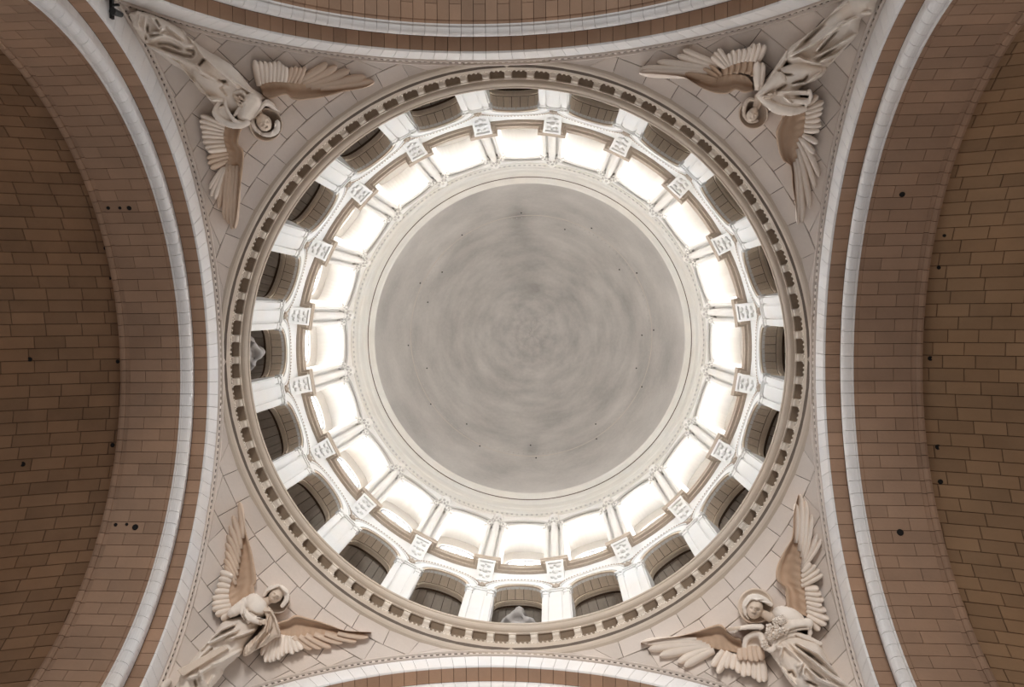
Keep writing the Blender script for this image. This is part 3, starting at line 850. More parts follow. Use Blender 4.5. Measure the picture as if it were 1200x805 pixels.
def smooth_poly(pts, closed=True, n=4):
    """rounded outline through the points (Catmull-Rom)"""
    P = [np.array(p, float) for p in pts]; out = []; L = len(P)
    for i in range(L if closed else L - 1):
        g = lambda k: P[k % L] if closed else P[min(max(k, 0), L - 1)]
        a, b, c, d = g(i - 1), g(i), g(i + 1), g(i + 2)
        for t in np.arange(n) / n:
            out.append(.5 * ((2 * b) + (c - a) * t + (2 * a - 5 * b + 4 * c - d) * t * t + (3 * b - a - 3 * c + d) * t ** 3))
    if not closed: out.append(P[-1])
    return [tuple(p) for p in out]
def resample(pts, n):
    P = np.array(smooth_poly(pts, False, 6)); d = np.concatenate([[0], np.cumsum(np.hypot(*np.diff(P, axis=0).T))])
    t = np.linspace(0, d[-1], n); return np.stack([np.interp(t, d, P[:, 0]), np.interp(t, d, P[:, 1])], 1)
def feather(base, tip, w, mat, wing, root, h0=.10, h1=.22, bend=0.0, tilt=.05, th=.11):
    b = np.array(base, float); t = np.array(tip, float); d = t - b; nrm = np.array([-d[1], d[0]]) / (np.hypot(*d) + 1e-9)
    c = (b + t) / 2 + nrm * bend
    S = [0, .2, .4, .6, .78, .9, .97, 1.0]; Wd = [.75, .9, 1, 1.0, .95, .78, .48, .12]
    U = []; Vv = []; H = []
    for s_, k in zip(S, Wd):
        p = (1 - s_) ** 2 * b + 2 * s_ * (1 - s_) * c + s_ * s_ * t
        tg = 2 * (1 - s_) * (c - b) + 2 * s_ * (t - c); n2 = np.array([-tg[1], tg[0]]) / (np.hypot(*tg) + 1e-9)
        hs = h0 + (h1 - h0) * s_
        for q, hh in ((-1, None), (-1, .0), (-.55, .75), (0, 1.0), (.55, .75), (1, .0), (1, None)):
            pt = p + n2 * q * w * .5 * k
            U.append(pt[0]); Vv.append(pt[1]); H.append(max(hs - .16, -.05) if hh is None else hs + .62 * th * hh + tilt * q)
    P = SP(np.array(U), np.array(Vv), np.array(H)) - np.array(root.location)
    Fc = [(i * 7 + j, i * 7 + j + 1, (i + 1) * 7 + j + 1, (i + 1) * 7 + j) for i in range(7) for j in range(6)] + [tuple(range(7))[::-1], tuple(range(49, 56))]
    return add('feather', P, Fc, mat, wing, smooth=True)
def make_wing(root, crop, lead, inner, rows, label, h=.34, mat='wing', rim=.16):
    """crop: (u0, v0, scale) of the drawing; lead / inner outline the smooth coverts; rows of feathers"""
    u0, v0, sc = crop
    tr = lambda p: (u0 + p[0] / sc, v0 + p[1] / sc)
    NS = 64; A = resample([tr(p) for p in lead], NS); B = resample([tr(p) for p in inner], NS)
    T = np.linspace(0, 1, 12)
    U = np.array([A[:, 0] + (B[:, 0] - A[:, 0]) * t for t in T]); Vv = np.array([A[:, 1] + (B[:, 1] - A[:, 1]) * t for t in T])
    s_ = np.linspace(0, 1, NS)[None, :]; tt = T[:, None]
    hs = h * (1 - .45 * s_)
    scal = .05 * np.abs(np.sin(PI * 15 * s_ + 2.2 * tt)) * np.clip((tt - .42) / .4, 0, 1) + .03 * np.abs(np.sin(PI * 11 * s_ + 1.1)) * np.clip((tt - .2) / .2, 0, 1) * np.clip((.6 - tt) / .2, 0, 1)
    H = scal + hs * (.62 + .38 * np.cos(tt * PI / 2) ** 2) + rim * np.exp(-((tt - .06) / .07) ** 2) - .17 * np.exp(-((tt - .36) / .22) ** 2) * (1 - .5 * s_) - np.where(tt == 0, .12, 0) + .0 * s_
    P = SP(U, Vv, H); Bk = SP(U, Vv, np.full(U.shape, -.05))
    V = np.concatenate([P.reshape(-1, 3), Bk[0], Bk[-1], Bk[:, 0], Bk[:, -1]]) - np.array(root.location)
    n = NS; m_ = 12; Fc = [(j * n + i, j * n + i + 1, (j + 1) * n + i + 1, (j + 1) * n + i) for j in range(m_ - 1) for i in range(n - 1)]
    o1 = n * m_; o2 = o1 + n; o3 = o2 + n; o4 = o3 + m_
    Fc += [(i + 1, i, o1 + i, o1 + i + 1) for i in range(n - 1)] + [((m_ - 1) * n + i, (m_ - 1) * n + i + 1, o2 + i + 1, o2 + i) for i in range(n - 1)]
    Fc += [(j * n, (j + 1) * n, o3 + j + 1, o3 + j) for j in range(m_ - 1)] + [((j + 1) * n + n - 1, j * n + n - 1, o4 + j, o4 + j + 1) for j in range(m_ - 1)]
    wing = add('wing', V, Fc, M[mat], root, smooth=True, label=label)
    for row in rows:
        b, t, w = row['b'], row['t'], row['w']
        for i in range(len(b)):
            pb, pt = np.array(tr(b[i])), np.array(tr(t[i]))
            pb = pb + (pb - pt) * row.get('over', .12)
            ww = (w[i] if hasattr(w, '__len__') else w) * 1.46
            feather(pb, pt, ww, M[row.get('m', 'feather')], wing, root, row.get('h0', .12), row.get('h1', .2), row.get('bend', 0), row.get('tilt', .05), row.get('th', .11))
    return wing
def halo_dish(root, c, r, z, mat='tan_angel', rim=.16, depth=.20, tiltv=(0, 0)):
    n = 36; prof = [(0.02, -depth), (.45, -depth), (.72, -depth * .72), (.86, -.02), (.93, rim * .5), (.97, rim * .55), (1.0, rim * .3), (1.0, -.4)]
    U = []; Vv = []; H = []
    for q, h in prof:
        for i in range(n):
            a = 2 * PI * i / n
            U.append(c[0] + r[0] * q * math.cos(a)); Vv.append(c[1] + r[1] * q * math.sin(a)); H.append(max(-.05, z + h + q * (tiltv[0] * math.cos(a) + tiltv[1] * math.sin(a))))
    P = SP(np.array(U), np.array(Vv), np.array(H)) - np.array(root.location)
    Fc = [(j * n + i, j * n + (i + 1) % n, (j + 1) * n + (i + 1) % n, (j + 1) * n + i) for j in range(len(prof) - 1) for i in range(n)]
    return add('halo', P, Fc, M[mat], root, smooth=True)
def face_on(R, c, r, ang, z, hh):
    """egg-shaped head with brow, nose, eyes, mouth; ang = direction of the chin in degrees"""
    a = math.radians(ang); dx, dy = math.cos(a), math.sin(a); px, py = -dy, dx
    at = lambda x, y: (c[0] + px * x * r + dx * y * r, c[1] + py * x * r + dy * y * r)
    R.ell(c, r * 1.18, r * .92, ang, z, hh)
    R.ell(at(0, .55), r * .62, r * .62, ang, z, hh * .82, .06)
    R.ridge([at(-.55, -.12), at(0, -.22), at(.55, -.12)], r * .24, .05)
    R.ridge([at(0, -.2), at(0, .32)], r * .20, .10)
    for q in (-.34, .34): R.ridge([at(q - .14, .05), at(q + .14, .05)], r * .20, -.08); R.ridge([at(q - .09, .06), at(q + .09, .06)], r * .10, .05)
    R.ridge([at(-.24, .58), at(.24, .58)], r * .13, -.05); R.ridge([at(-.2, .69), at(.2, .69)], r * .12, .04)
def angel(label, base):
    P = SP(np.array([base[0]]), np.array([base[1]]), np.array([0.0]))[0]
    return link('angel_statue', None, loc=tuple(P), label=label, cat='statue', group='angel statues on the pendentives')
def cv(crop):
    u0, v0, sc = crop
    return lambda *pts: [(u0 + x / sc, v0 + y / sc) for x, y in pts]

# ---- angel with flared sleeves (by the dark bracket)
root = angel('stone angel with wide flared sleeves bowing its head into a dish halo', (165, 30))
a_, b_ = cv((145, 10, 8)), cv((225, 70, 8))
out = a_((45, 45), (75, 130), (100, 190), (190, 330), (320, 420), (440, 520), (560, 590), (640, 680), (720, 790)) + b_((120, 330), (200, 430), (330, 560), (560, 560), (640, 430), (700, 360), (560, 260), (480, 200), (300, 0)) + \
      a_((800, 400), (620, 270), (560, 200), (400, 110), (230, 40), (120, 25))
R = Relief(145, 5, 335, 160)
R.poly(smooth_poly(out), 0, .42, 13, zs=sum([[v] * 3 for v in ()], []) or None)
R.poly(smooth_poly(b_((0, 60), (120, 330), (300, 480), (560, 540), (660, 400), (560, 260), (300, 0))), .30, .38, 16, k=.2)
R.cap(a_((130, 60), (130, 150)), [5, 6], [.28, .28], k=.1)
R.folds([a_((200, 340), (420, 430), (690, 555)) + b_((80, 110), (330, 250)), a_((190, 335), (330, 400), (520, 520), (640, 680), (720, 800)) + b_((180, 380), (280, 380))], 2.6, .26)
R.folds([a_((160, 50), (130, 130), (150, 190)), a_((210, 70), (190, 180), (240, 280)), a_((380, 170), (330, 230), (250, 230)), a_((400, 160), (480, 220), (570, 290)),
         a_((330, 250), (450, 270), (570, 350), (660, 350)), a_((240, 290), (300, 270), (400, 240)), a_((640, 280), (720, 420), (860, 560), (1100, 760)), a_((240, 60), (330, 190), (380, 170)), a_((520, 160), (600, 240), (650, 330))], 2.4, .17)
R.folds([a_((300, 330), (420, 330), (540, 380)), a_((330, 360), (560, 440), (650, 450)), a_((580, 380), (650, 400), (650, 440)), a_((290, 100), (340, 190)), a_((220, 150), (210, 300)), a_((700, 590), (860, 670), (960, 690)), a_((700, 540), (760, 470))], 2.6, -.20)
R.folds([b_((0, 170), (150, 350), (290, 380)), b_((330, 140), (500, 270), (640, 380))], 2.2, .14)
R.folds([b_((320, 180), (270, 260), (330, 340))], 2, -.10)
R.blur(2).build('robe', M['angel'], root)
R = Relief(235, 90, 340, 165)
R.poly(smooth_poly(b_((560, 560), (640, 420), (720, 370), (830, 490), (760, 470), (690, 440), (620, 520))), .62, .2, 5)
R.poly(smooth_poly(b_((430, 560), (540, 580), (660, 400), (560, 300), (470, 360), (420, 470))), .62, .30, 9)
R.cap(b_((300, 340), (215, 470), (240, 540), (330, 600), (440, 620), (520, 590)), [3.0, 3.4, 4, 4.2, 4, 4], [.62, .70, .78, .85, .9, .9])
R.cap(b_((310, 380), (330, 470), (390, 560), (470, 600)), [2.4, 2.2, 2.6, 3], [.75, .85, .9, .9])
R.poly(smooth_poly(b_((230, 470), (310, 420), (340, 500), (420, 590), (300, 580))), .66, .12, 4)
R.cap(b_((380, 330), (460, 300), (500, 340)), [3.5, 3, 2.5], [.7, .8, .8])
R.cap(b_((400, 520), (460, 430), (500, 400)), [2.2, 2.2, 2.0], [.8, .9, .95])
R.blur(1).build('flared_sleeve', M['angel'], root)
R = Relief(255, 95, 335, 170)
R.cap(b_((600, 480), (650, 560)), [7, 5], [.58, .52])
face_on(R, b_((675, 590))[0], 9.5, 60, .62, .40)
for i, (p, q) in enumerate((((430, 350), (520, 400)), ((420, 375), (500, 420)), ((415, 400), (490, 440)), ((430, 425), (490, 455)))): R.cap(b_(p, q), [1.3, 1.1], [.86 + .02 * i, .95])
R.cap(b_((400, 340), (440, 390)), [2.6, 2.4], [.80, .84]); R.cap(b_((440, 340), (475, 365)), [1.2, 1.0], [.95, .97])
R.blur(1).build('body', M['tan_angel'], root, .3)
R = Relief(285, 125, 335, 170)
R.cap(b_((800, 590), (795, 660), (740, 700), (670, 700)), [3.6, 4.2, 3.6, 2.6], [.66, .66, .66, .6]); R.cap(b_((580, 520), (570, 590), (600, 650), (670, 700)), [2.6, 3, 3, 2.6], [.5, .5, .5, .5])
R.folds([b_((560, 540), (600, 640)), b_((780, 600), (740, 690))], 1.2, .08).blur(1).build('hair', M['angel'], root, .25)
halo_dish(root, b_((695, 610))[0], (19.5, 20), .42)
d_ = (290, 60, 8)
make_wing(root, d_, [(150, 420), (210, 445), (360, 408), (430, 455), (560, 455), (760, 420), (900, 380), (1090, 345), (1190, 292)],
          [(105, 300), (180, 272), (280, 262), (420, 285), (540, 280), (680, 300), (820, 300), (980, 285), (1185, 285)],
          [dict(b=[(500, 265), (545, 280), (580, 305), (640, 320), (730, 330)], t=[(750, 112), (840, 140), (955, 178), (1108, 238), (1190, 288)], w=[7, 7.5, 7.5, 8, 8], m='feather2', over=.1, h0=.15, h1=.12, bend=1.5, th=.13),
           dict(b=[(375, 275), (405, 275), (440, 280), (480, 285)], t=[(415, 145), (462, 140), (500, 150), (540, 140)], w=4.6, m='feather2', h0=.18, h1=.2),
           dict(b=[(105, 300), (135, 285), (170, 275), (205, 270), (240, 266), (275, 266), (310, 270), (345, 275)], t=[(66, 80), (117, 90), (160, 93), (208, 98), (252, 93), (293, 90), (328, 122), (358, 142)], w=5.6, h0=.22, h1=.26, th=.14)],
          'tan wing with pale secondaries beside the arch with white rolls')
c_ = (225, 120, 5.367)
make_wing(root, c_, [(330, 140), (300, 200), (292, 260), (325, 310), (318, 430), (302, 560), (285, 700), (266, 792)],
          [(190, 130), (182, 180), (185, 240), (205, 310), (215, 380), (215, 480), (230, 620), (258, 780)],
          [dict(b=[(205, 430), (225, 420), (245, 430), (265, 440), (290, 440)], t=[(168, 668), (205, 740), (225, 765), (250, 797), (270, 795)], w=[5.5, 5.5, 5.5, 6, 6], m='feather2', h0=.15, h1=.12, th=.12),
           dict(b=[(185, 430), (195, 430), (205, 430)], t=[(110, 545), (120, 590), (145, 608)], w=5, h0=.16, h1=.2),
           dict(b=[(215, 330), (215, 350), (215, 375)], t=[(92, 350), (98, 385), (115, 415)], w=5.2, m='feather2', h0=.18, h1=.22),
           dict(b=[(190, 145), (186, 165), (184, 185), (184, 205), (185, 225), (188, 250), (195, 275), (205, 300)], t=[(52, 82), (47, 115), (50, 150), (60, 185), (60, 215), (66, 250), (80, 285), (100, 308)], w=5.6, h0=.22, h1=.26, th=.14)],
          'tan wing with pale secondaries hanging beside the dark-vault arch')

# ---- angel with crossed arms
root = angel('stone angel with crossed arms and a long draped robe below a small dish halo', (1000, 20))
e_, f_ = cv((850, 60, 8)), cv((880, 0, 8))
out = f_((935, -40), (740, 130), (600, 260), (480, 350), (350, 450), (320, 540), (380, 620), (560, 640), (700, 640), (830, 520), (940, 400), (1010, 310), (1040, 170), (1140, 130), (1180, 20), (1190, -50))
R = Relief(885, -8, 1032, 140)
R.poly(smooth_poly(out), .02, .46, 14)
R.poly(smooth_poly(e_((300, 400), (490, 180), (620, 120), (760, 100), (930, 140), (940, 200), (860, 270), (690, 360), (740, 530), (520, 585), (400, 530))), .26, .36, 12, k=.15)
R.poly(smooth_poly(f_((345, 455), (250, 590), (130, 770), (160, 790), (270, 680), (340, 560))), .2, .22, 4)
R.folds([f_((330, 550), (600, 400), (840, 230), (1040, 130)), f_((600, 490), (720, 350), (850, 220)), f_((360, 500), (560, 300), (740, 130), (900, 10)), f_((560, 560), (800, 430), (1000, 310)), f_((620, 590), (820, 500), (1010, 330)), f_((780, 90), (920, 10)), f_((1040, 130), (1130, 110))], 2.4, .22)
R.folds([f_((640, 470), (820, 270)), f_((700, 600), (850, 480), (1000, 330)), f_((660, 540), (880, 380)), f_((500, 400), (700, 220)), f_((700, 130), (880, 20)), f_((880, 200), (1020, 140))], 2.2, -.18)
R.ell(f_((585, 555))[0], 8, 6.5, 20, .38, .34, k=.08)
R.folds([e_((580, 80), (690, 60), (760, 90), (930, 130)), e_((620, 320), (760, 300), (940, 180)), e_((690, 355), (800, 330), (900, 240))], 2.2, .2)
R.folds([e_((500, 180), (540, 220), (640, 220)), e_((620, 310), (740, 270), (780, 220)), e_((480, 370), (580, 310))], 2.2, -.22)
R.blur(2).build('robe', M['angel'], root)
R = Relief(880, 75, 965, 140)
R.poly(smooth_poly(e_((290, 400), (490, 190), (590, 270), (480, 360), (360, 420), (320, 440))), .5, .28, 7)
R.cap(e_((330, 420), (470, 530), (620, 560), (740, 540)), [5, 7, 6, 4], [.62, .66, .62, .5])
R.cap(e_((470, 400), (640, 390), (780, 390)), [3, 3.2, 3.4], [.66, .68, .62])
R.cap(e_((520, 440), (650, 460), (780, 470)), [4, 5, 4], [.62, .66, .6]); R.cap(e_((790, 370), (800, 430), (760, 500)), [2.6, 2.8, 2.6], [.66, .66, .6])
R.folds([e_((560, 430), (760, 440))], 2, -.14)
R.folds([e_((490, 380), (780, 375)), e_((540, 420), (640, 500))], 1.6, .1)
R.blur(1).build('sleeve', M['angel'], root)
R = Relief(860, 100, 935, 160)
R.cap(e_((320, 430), (290, 520)), [6, 4.5], [.40, .34])
face_on(R, e_((255, 595))[0], 7.5, 120, .40, .36)
R.cap(e_((470, 400), (420, 425)), [2.4, 2.2], [.8, .82])
for q in range(4): R.cap(e_((425, 415 + q * 9), (360, 422 + q * 9)), [1.1, .9], [.86, .84])
R.cap(e_((440, 400), (395, 398)), [1.1, .9], [.9, .88])
R.blur(1).build('body', M['tan_angel'], root, .2)
R = Relief(862, 110, 905, 160)
R.cap(e_((330, 480), (230, 450), (180, 520), (180, 600), (230, 660), (300, 650)), [2.2, 2.8, 3, 2.6, 2.4, 2], [.36, .42, .42, .4, .4, .34])
R.blur(1).build('hair', M['tan_angel'], root, .1)
halo_dish(root, e_((262, 590))[0], (17.5, 17.5), .30, depth=.16)
g_ = (740, 40, 7.06)
make_wing(root, g_, [(1010, 470), (930, 485), (860, 460), (800, 492), (700, 490), (600, 455), (520, 410), (400, 350), (70, 322)],
          [(1000, 400), (950, 345), (870, 330), (800, 330), (740, 345), (690, 370), (600, 370), (400, 330), (75, 310)],
          [dict(b=[(700, 250), (670, 265), (630, 280), (600, 300), (580, 325)], t=[(425, 128), (378, 175), (212, 228), (75, 282), (62, 320)], w=[7, 7, 7.5, 7.5, 7.5], h0=.16, h1=.14, bend=-2, th=.13, m='feather'),
           dict(b=[(1010, 340), (960, 320), (910, 310), (860, 315), (810, 320), (770, 330), (730, 340), (700, 360), (680, 380)], t=[(1030, 225), (980, 215), (930, 213), (880, 225), (830, 240), (770, 255), (640, 260), (590, 290), (440, 330)], w=[7, 7, 7, 6.5, 6, 6, 5.5, 6, 6], h0=.24, h1=.22, th=.05, m='wing'),
           dict(b=[(1050, 215), (1020, 212), (985, 210), (950, 213), (915, 218), (880, 226), (850, 236), (820, 248), (800, 252), (780, 262), (765, 272)], t=[(1105, 85), (1060, 75), (1012, 75), (985, 103), (938, 118), (893, 122), (842, 132), (805, 158), (715, 118), (685, 148), (660, 183)], w=5.6, h0=.24, h1=.28, th=.15),
           dict(b=[(1045, 440), (1065, 430)], t=[(1040, 225), (1085, 235)], w=[7, 6], h0=.4, h1=.36, th=.12)],
          'spread wing with buff coverts and long pale primaries beside the arch')
h_ = (880, 110, 5.03)
make_wing(root, h_, [(190, 110), (178, 150), (148, 225), (160, 320), (185, 390), (235, 430), (245, 540), (262, 650), (275, 755)],
          [(330, 90), (328, 150), (322, 220), (305, 270), (280, 330), (270, 420), (275, 540), (285, 650), (282, 755)],
          [dict(b=[(300, 280), (290, 310), (285, 360), (278, 420), (262, 440)], t=[(402, 488), (378, 555), (346, 675), (300, 758), (276, 768)], w=[5.2, 5.2, 5.6, 5.6, 5.2], h0=.18, h1=.14, bend=-4, th=.14),
           dict(b=[(337, 60), (334, 85), (332, 108), (330, 135), (328, 160), (325, 185), (322, 215), (315, 245), (308, 270)], t=[(395, 8), (430, 45), (425, 78), (420, 110), (412, 150), (418, 185), (405, 215), (395, 290), (375, 352)], w=5.4, h0=.22, h1=.27, th=.15)],
          'spread wing with buff coverts hanging beside the yellowish-vault arch')

# ---- angel with the long sword
root = angel('stone angel holding a long flat sword with a cloak over one arm', (215, 795))
j_, k_ = cv((260, 670, 8.05)), cv((190, 705, 8))
out = k_((640, 160), (560, 190), (480, 310), (330, 480), (270, 550), (170, 680), (150, 760), (120, 900), (260, 920), (420, 850), (560, 700), (600, 620), (740, 500), (800, 400), (900, 260), (960, 190), (900, 130), (760, 130))
R = Relief(190, 695, 330, 826)
R.poly(smooth_poly(out), .04, .44, 14)
R.ell(j_((310, 330))[0], 17, 14, 20, .28, .42, k=.15)
R.folds([k_((700, 200), (560, 260), (440, 360), (330, 490)), k_((720, 260), (560, 330), (430, 400)), k_((900, 250), (760, 310), (600, 360)), k_((760, 450), (560, 560), (450, 600)), k_((740, 510), (640, 600), (600, 640)), k_((230, 720), (330, 690), (480, 590)), k_((490, 690), (440, 790)), k_((350, 640), (380, 760))], 2.6, .2)
R.folds([k_((680, 230), (540, 300)), k_((840, 300), (660, 350)), k_((560, 620), (560, 720)), k_((300, 730), (320, 800)), k_((480, 430), (360, 540))], 2.2, -.18)
R.blur(2).build('robe', M['angel'], root)
R = Relief(258, 690, 335, 775)
R.poly(smooth_poly(j_((430, 320), (500, 400), (560, 600), (500, 630), (420, 690), (330, 740), (230, 800), (195, 780), (225, 690), (330, 590), (400, 480))), .40, .26, 5)
R.folds([j_((450, 350), (500, 440), (540, 590)), j_((440, 400), (400, 560), (270, 720)), j_((470, 430), (440, 600), (330, 720)), j_((230, 690), (220, 790))], 1.8, .16)
R.folds([j_((420, 470), (330, 600), (280, 700)), j_((480, 520), (400, 640), (300, 740))], 1.8, -.16)
R.blur(1).build('cloak', M['tan_angel'], root)
R = Relief(262, 690, 330, 740)
R.cap(j_((230, 290), (120, 370), (75, 400)), [7, 6.5, 4], [.55, .5, .4]); R.cap(j_((300, 280), (340, 330)), [10, 11], [.62, .66], fl=.7)
R.cap(j_((220, 380), (280, 440), (370, 470)), [4, 5, 4.5], [.66, .72, .74])
R.cap(j_((210, 300), (190, 390), (250, 470)), [2.4, 2.8, 2.6], [.66, .66, .66])
R.folds([j_((270, 370), (320, 400), (390, 405)), j_((190, 400), (230, 460))], 1.5, -.12).folds([j_((220, 330), (210, 410), (260, 480)), j_((330, 430), (400, 440))], 1.3, .09)
R.blur(1).build('sleeve', M['angel'], root)
R = Relief(285, 680, 345, 735)
R.cap(j_((380, 300), (440, 270)), [6, 5], [.48, .42])
face_on(R, j_((510, 225))[0], 8.5, 135, .50, .36)
R.cap(j_((440, 420), (415, 370)), [3, 3], [.66, .70])
for q in range(4): R.cap(j_((395 + q * 14, 370), (398 + q * 14, 338)), [1.1, .9], [.80, .78])
R.cap(j_((445, 375), (462, 350)), [1.2, 1.0], [.78, .76])
R.cap(j_((370, 470), (405, 480)), [3.2, 2.6], [.8, .78])
for q in range(4): R.cap(j_((390, 455 + q * 13), (425, 452 + q * 13)), [1.1, .9], [.84, .8])
R.blur(1).build('body', M['tan_angel'], root, .2)
R = Relief(300, 678, 345, 725)
R.cap(j_((400, 220), (450, 160), (540, 145), (600, 190), (610, 260), (570, 320)), [2.4, 3.2, 3.8, 4, 3.6, 3], [.5, .56, .6, .6, .56, .5])
R.folds([j_((420, 190), (540, 130), (615, 210))], 1.5, .08).blur(1).build('hair', M['angel'], root, .15)
halo_dish(root, j_((520, 255))[0], (15.5, 17.5), .34, depth=.15)
q4 = k_((138, 640), (570, 412), (625, 440), (192, 702)); q5 = k_((148, 645), (568, 420), (612, 440), (195, 692))
Pt = np.concatenate([SP(np.array([p[0] for p in q4]), np.array([p[1] for p in q4]), np.array([.52, .52, .52, .52])), SP(np.array([p[0] for p in q4]), np.array([p[1] for p in q4]), np.array([.74, .70, .70, .74])),
                     SP(np.array([p[0] for p in q5]), np.array([p[1] for p in q5]), np.array([.77, .73, .73, .77]))]) - np.array(root.location)
add('sword', Pt, [(0, 1, 2, 3), (8, 9, 10, 11)] + [(i9, (i9 + 1) % 4, 4 + (i9 + 1) % 4, 4 + i9) for i9 in range(4)] + [(4 + i9, 4 + (i9 + 1) % 4, 8 + (i9 + 1) % 4, 8 + i9) for i9 in range(4)], M['tan_angel'], root)
R = Relief(185, 790, 230, 826)
for p in (((60, 750), (20, 790), (40, 850)), ((180, 760), (160, 810), (200, 880))):
    R.cap(k_(*p), [4, 5, 4], [.25, .22, .18])
R.blur(1).build('foot', M['angel'], root)
i_ = (235, 580, 5.367)
make_wing(root, i_, [(350, 650), (335, 575), (352, 530), (326, 370), (292, 250), (266, 130), (247, 42)],
          [(190, 730), (170, 660), (176, 570), (195, 470), (215, 340), (235, 200), (243, 50)],
          [dict(b=[(215, 560), (215, 530), (225, 500), (230, 460), (236, 420), (242, 380), (250, 330), (262, 260)], t=[(152, 445), (150, 402), (156, 352), (158, 300), (167, 250), (182, 192), (203, 128), (245, 42)], w=[4.6, 4.6, 4.8, 4.8, 5, 5, 5.2, 5.2], over=.05, h0=.25, h1=.14, bend=2.5, th=.12, m='feather2'),
           dict(b=[(200, 745), (190, 725), (180, 700), (172, 675), (168, 645), (170, 610), (176, 580), (184, 548), (195, 515)], t=[(130, 785), (92, 755), (72, 722), (70, 690), (73, 652), (88, 610), (103, 567), (113, 525), (122, 485)], w=6.2, h0=.22, h1=.26, th=.15)],
          'upright wing with brownish coverts rising along the arch')
l_ = (290, 710, 8)
make_wing(root, l_, [(270, 170), (300, 150), (380, 125), (450, 86), (560, 110), (740, 165), (900, 225), (1050, 240), (1162, 245)],
          [(290, 290), (350, 290), (430, 300), (520, 310), (620, 290), (760, 275), (900, 268), (1050, 262), (1162, 252)],
          [dict(b=[(440, 292), (500, 285), (560, 275), (640, 265), (740, 260), (860, 255)], t=[(605, 405), (695, 398), (785, 388), (892, 348), (1025, 332), (1135, 292)], w=[6, 6, 6, 5.6, 5.2, 5], over=.05, h0=.26, h1=.13, bend=1.5, th=.12, m='feather2'),
           dict(b=[(215, 300), (235, 300), (260, 297), (290, 295), (315, 292), (340, 292), (365, 295), (395, 298), (425, 300), (455, 305)], t=[(132, 465), (168, 530), (208, 530), (240, 522), (288, 508), (325, 475), (368, 450), (422, 455), (472, 432), (512, 412)], w=6, h0=.2, h1=.26, th=.15)],
          'spread wing with pale fanned secondaries above the white-faced arch', h=.36)

# ---- angel with the bouquet
root = angel('stone angel with a plain disc halo hugging a bouquet and reaching out one hand', (1000, 800))
m2_, q_ = cv((850, 670, 8.05)), cv((870, 725, 8.57))
out = q_((180, 190), (360, 470), (470, 640), (600, 760), (900, 900), (1150, 900), (1190, 760), (1060, 650), (960, 560), (850, 390), (780, 240), (640, 160), (450, 100), (300, 120))
R = Relief(885, 700, 1012, 832)
R.poly(smooth_poly(out), .04, .46, 14)
R.ell(m2_((600, 440))[0], 22, 13, 25, .26, .42, k=.15)
R.poly(q_((400, 265), (590, 450), (540, 470), (480, 530), (440, 530), (395, 400)), .36, .14, 4)
R.folds([q_((400, 250), (600, 440), (760, 600), (950, 680)), q_((480, 250), (680, 400), (880, 570), (1080, 690)), q_((560, 250), (760, 350), (880, 480), (1060, 650)), q_((170, 200), (360, 460), (540, 680)), q_((330, 270), (400, 290), (380, 400)), q_((620, 480), (610, 560), (680, 620)), q_((540, 470), (600, 460), (560, 540))], 2.6, .2)
R.folds([q_((450, 300), (640, 480), (860, 640)), q_((520, 260), (720, 400)), q_((460, 540), (500, 530), (540, 600)), q_((640, 620), (760, 680)), q_((270, 330), (420, 560)), q_((640, 330), (820, 470))], 2.4, -.2)
R.blur(2).build('robe', M['angel'], root)
R = Relief(850, 715, 985, 780)
R.poly(smooth_poly(m2_((185, 640), (320, 585), (390, 700), (340, 790), (200, 790))), .16, .10, 4)
R.cap(m2_((500, 570), (620, 510), (780, 490)), [5, 7.5, 7], [.66, .62, .5])
R.cap(m2_((180, 760), (200, 630), (320, 585), (370, 690), (440, 735), (510, 640), (640, 590), (760, 625), (890, 680)), [3, 3.8, 4, 4, 4, 4, 4, 4, 3.4], [.3, .38, .5, .55, .58, .58, .54, .46, .36])
R.cap(m2_((340, 520), (220, 520), (130, 535)), [3.6, 3.4, 2.6], [.62, .6, .56])
R.cap(m2_((780, 480), (800, 580), (770, 620)), [3, 3, 2.4], [.5, .46, .4])
R.folds([m2_((520, 580), (680, 530), (780, 520)), m2_((650, 600), (720, 640), (840, 680))], 1.6, -.1).folds([m2_((600, 540), (560, 600)), m2_((680, 620), (760, 680), (820, 680))], 1.4, .1)
R.blur(1).build('sleeve', M['angel'], root)
R = Relief(850, 690, 935, 752)
R.cap(m2_((420, 430), (350, 390)), [6, 5], [.42, .38])
face_on(R, m2_((278, 345))[0], 11, 100, .42, .40)
R.cap(m2_((140, 530), (95, 530)), [2.4, 2.2], [.58, .56])
for q, (x, y) in enumerate(((22, 528), (14, 540), (20, 552), (34, 562))): R.cap(m2_((95, 524 + q * 7), (x, y)), [1.2, .8], [.58, .52 - .02 * q])
R.cap(m2_((120, 545), (85, 580)), [1.2, .9], [.58, .54])
R.cap(m2_((520, 570), (470, 580)), [3, 2.6], [.78, .8])
for q in range(4): R.cap(m2_((480, 560 + q * 12), (430, 570 + q * 12)), [1.2, 1.0], [.86, .84])
R.cap(m2_((490, 560), (455, 548)), [1.1, .9], [.88, .86])
R.blur(1).build('body', M['tan_angel'], root, .2)
R = Relief(862, 688, 915, 735)
R.cap(m2_((190, 400), (185, 310), (230, 250), (300, 240), (370, 265), (430, 310)), [2.4, 3.6, 4.4, 4.4, 3.8, 3], [.44, .54, .6, .6, .54, .46])
R.cap(m2_((190, 400), (220, 440)), [2, 1.6], [.42, .4])
R.folds([m2_((190, 330), (240, 260), (360, 260)), m2_((220, 320), (290, 270), (420, 300))], 1.3, .08).blur(1).build('hair', M['angel'], root, .15)
n = 36; U = []; Vv = []; H = []
hc = m2_((285, 322))[0]
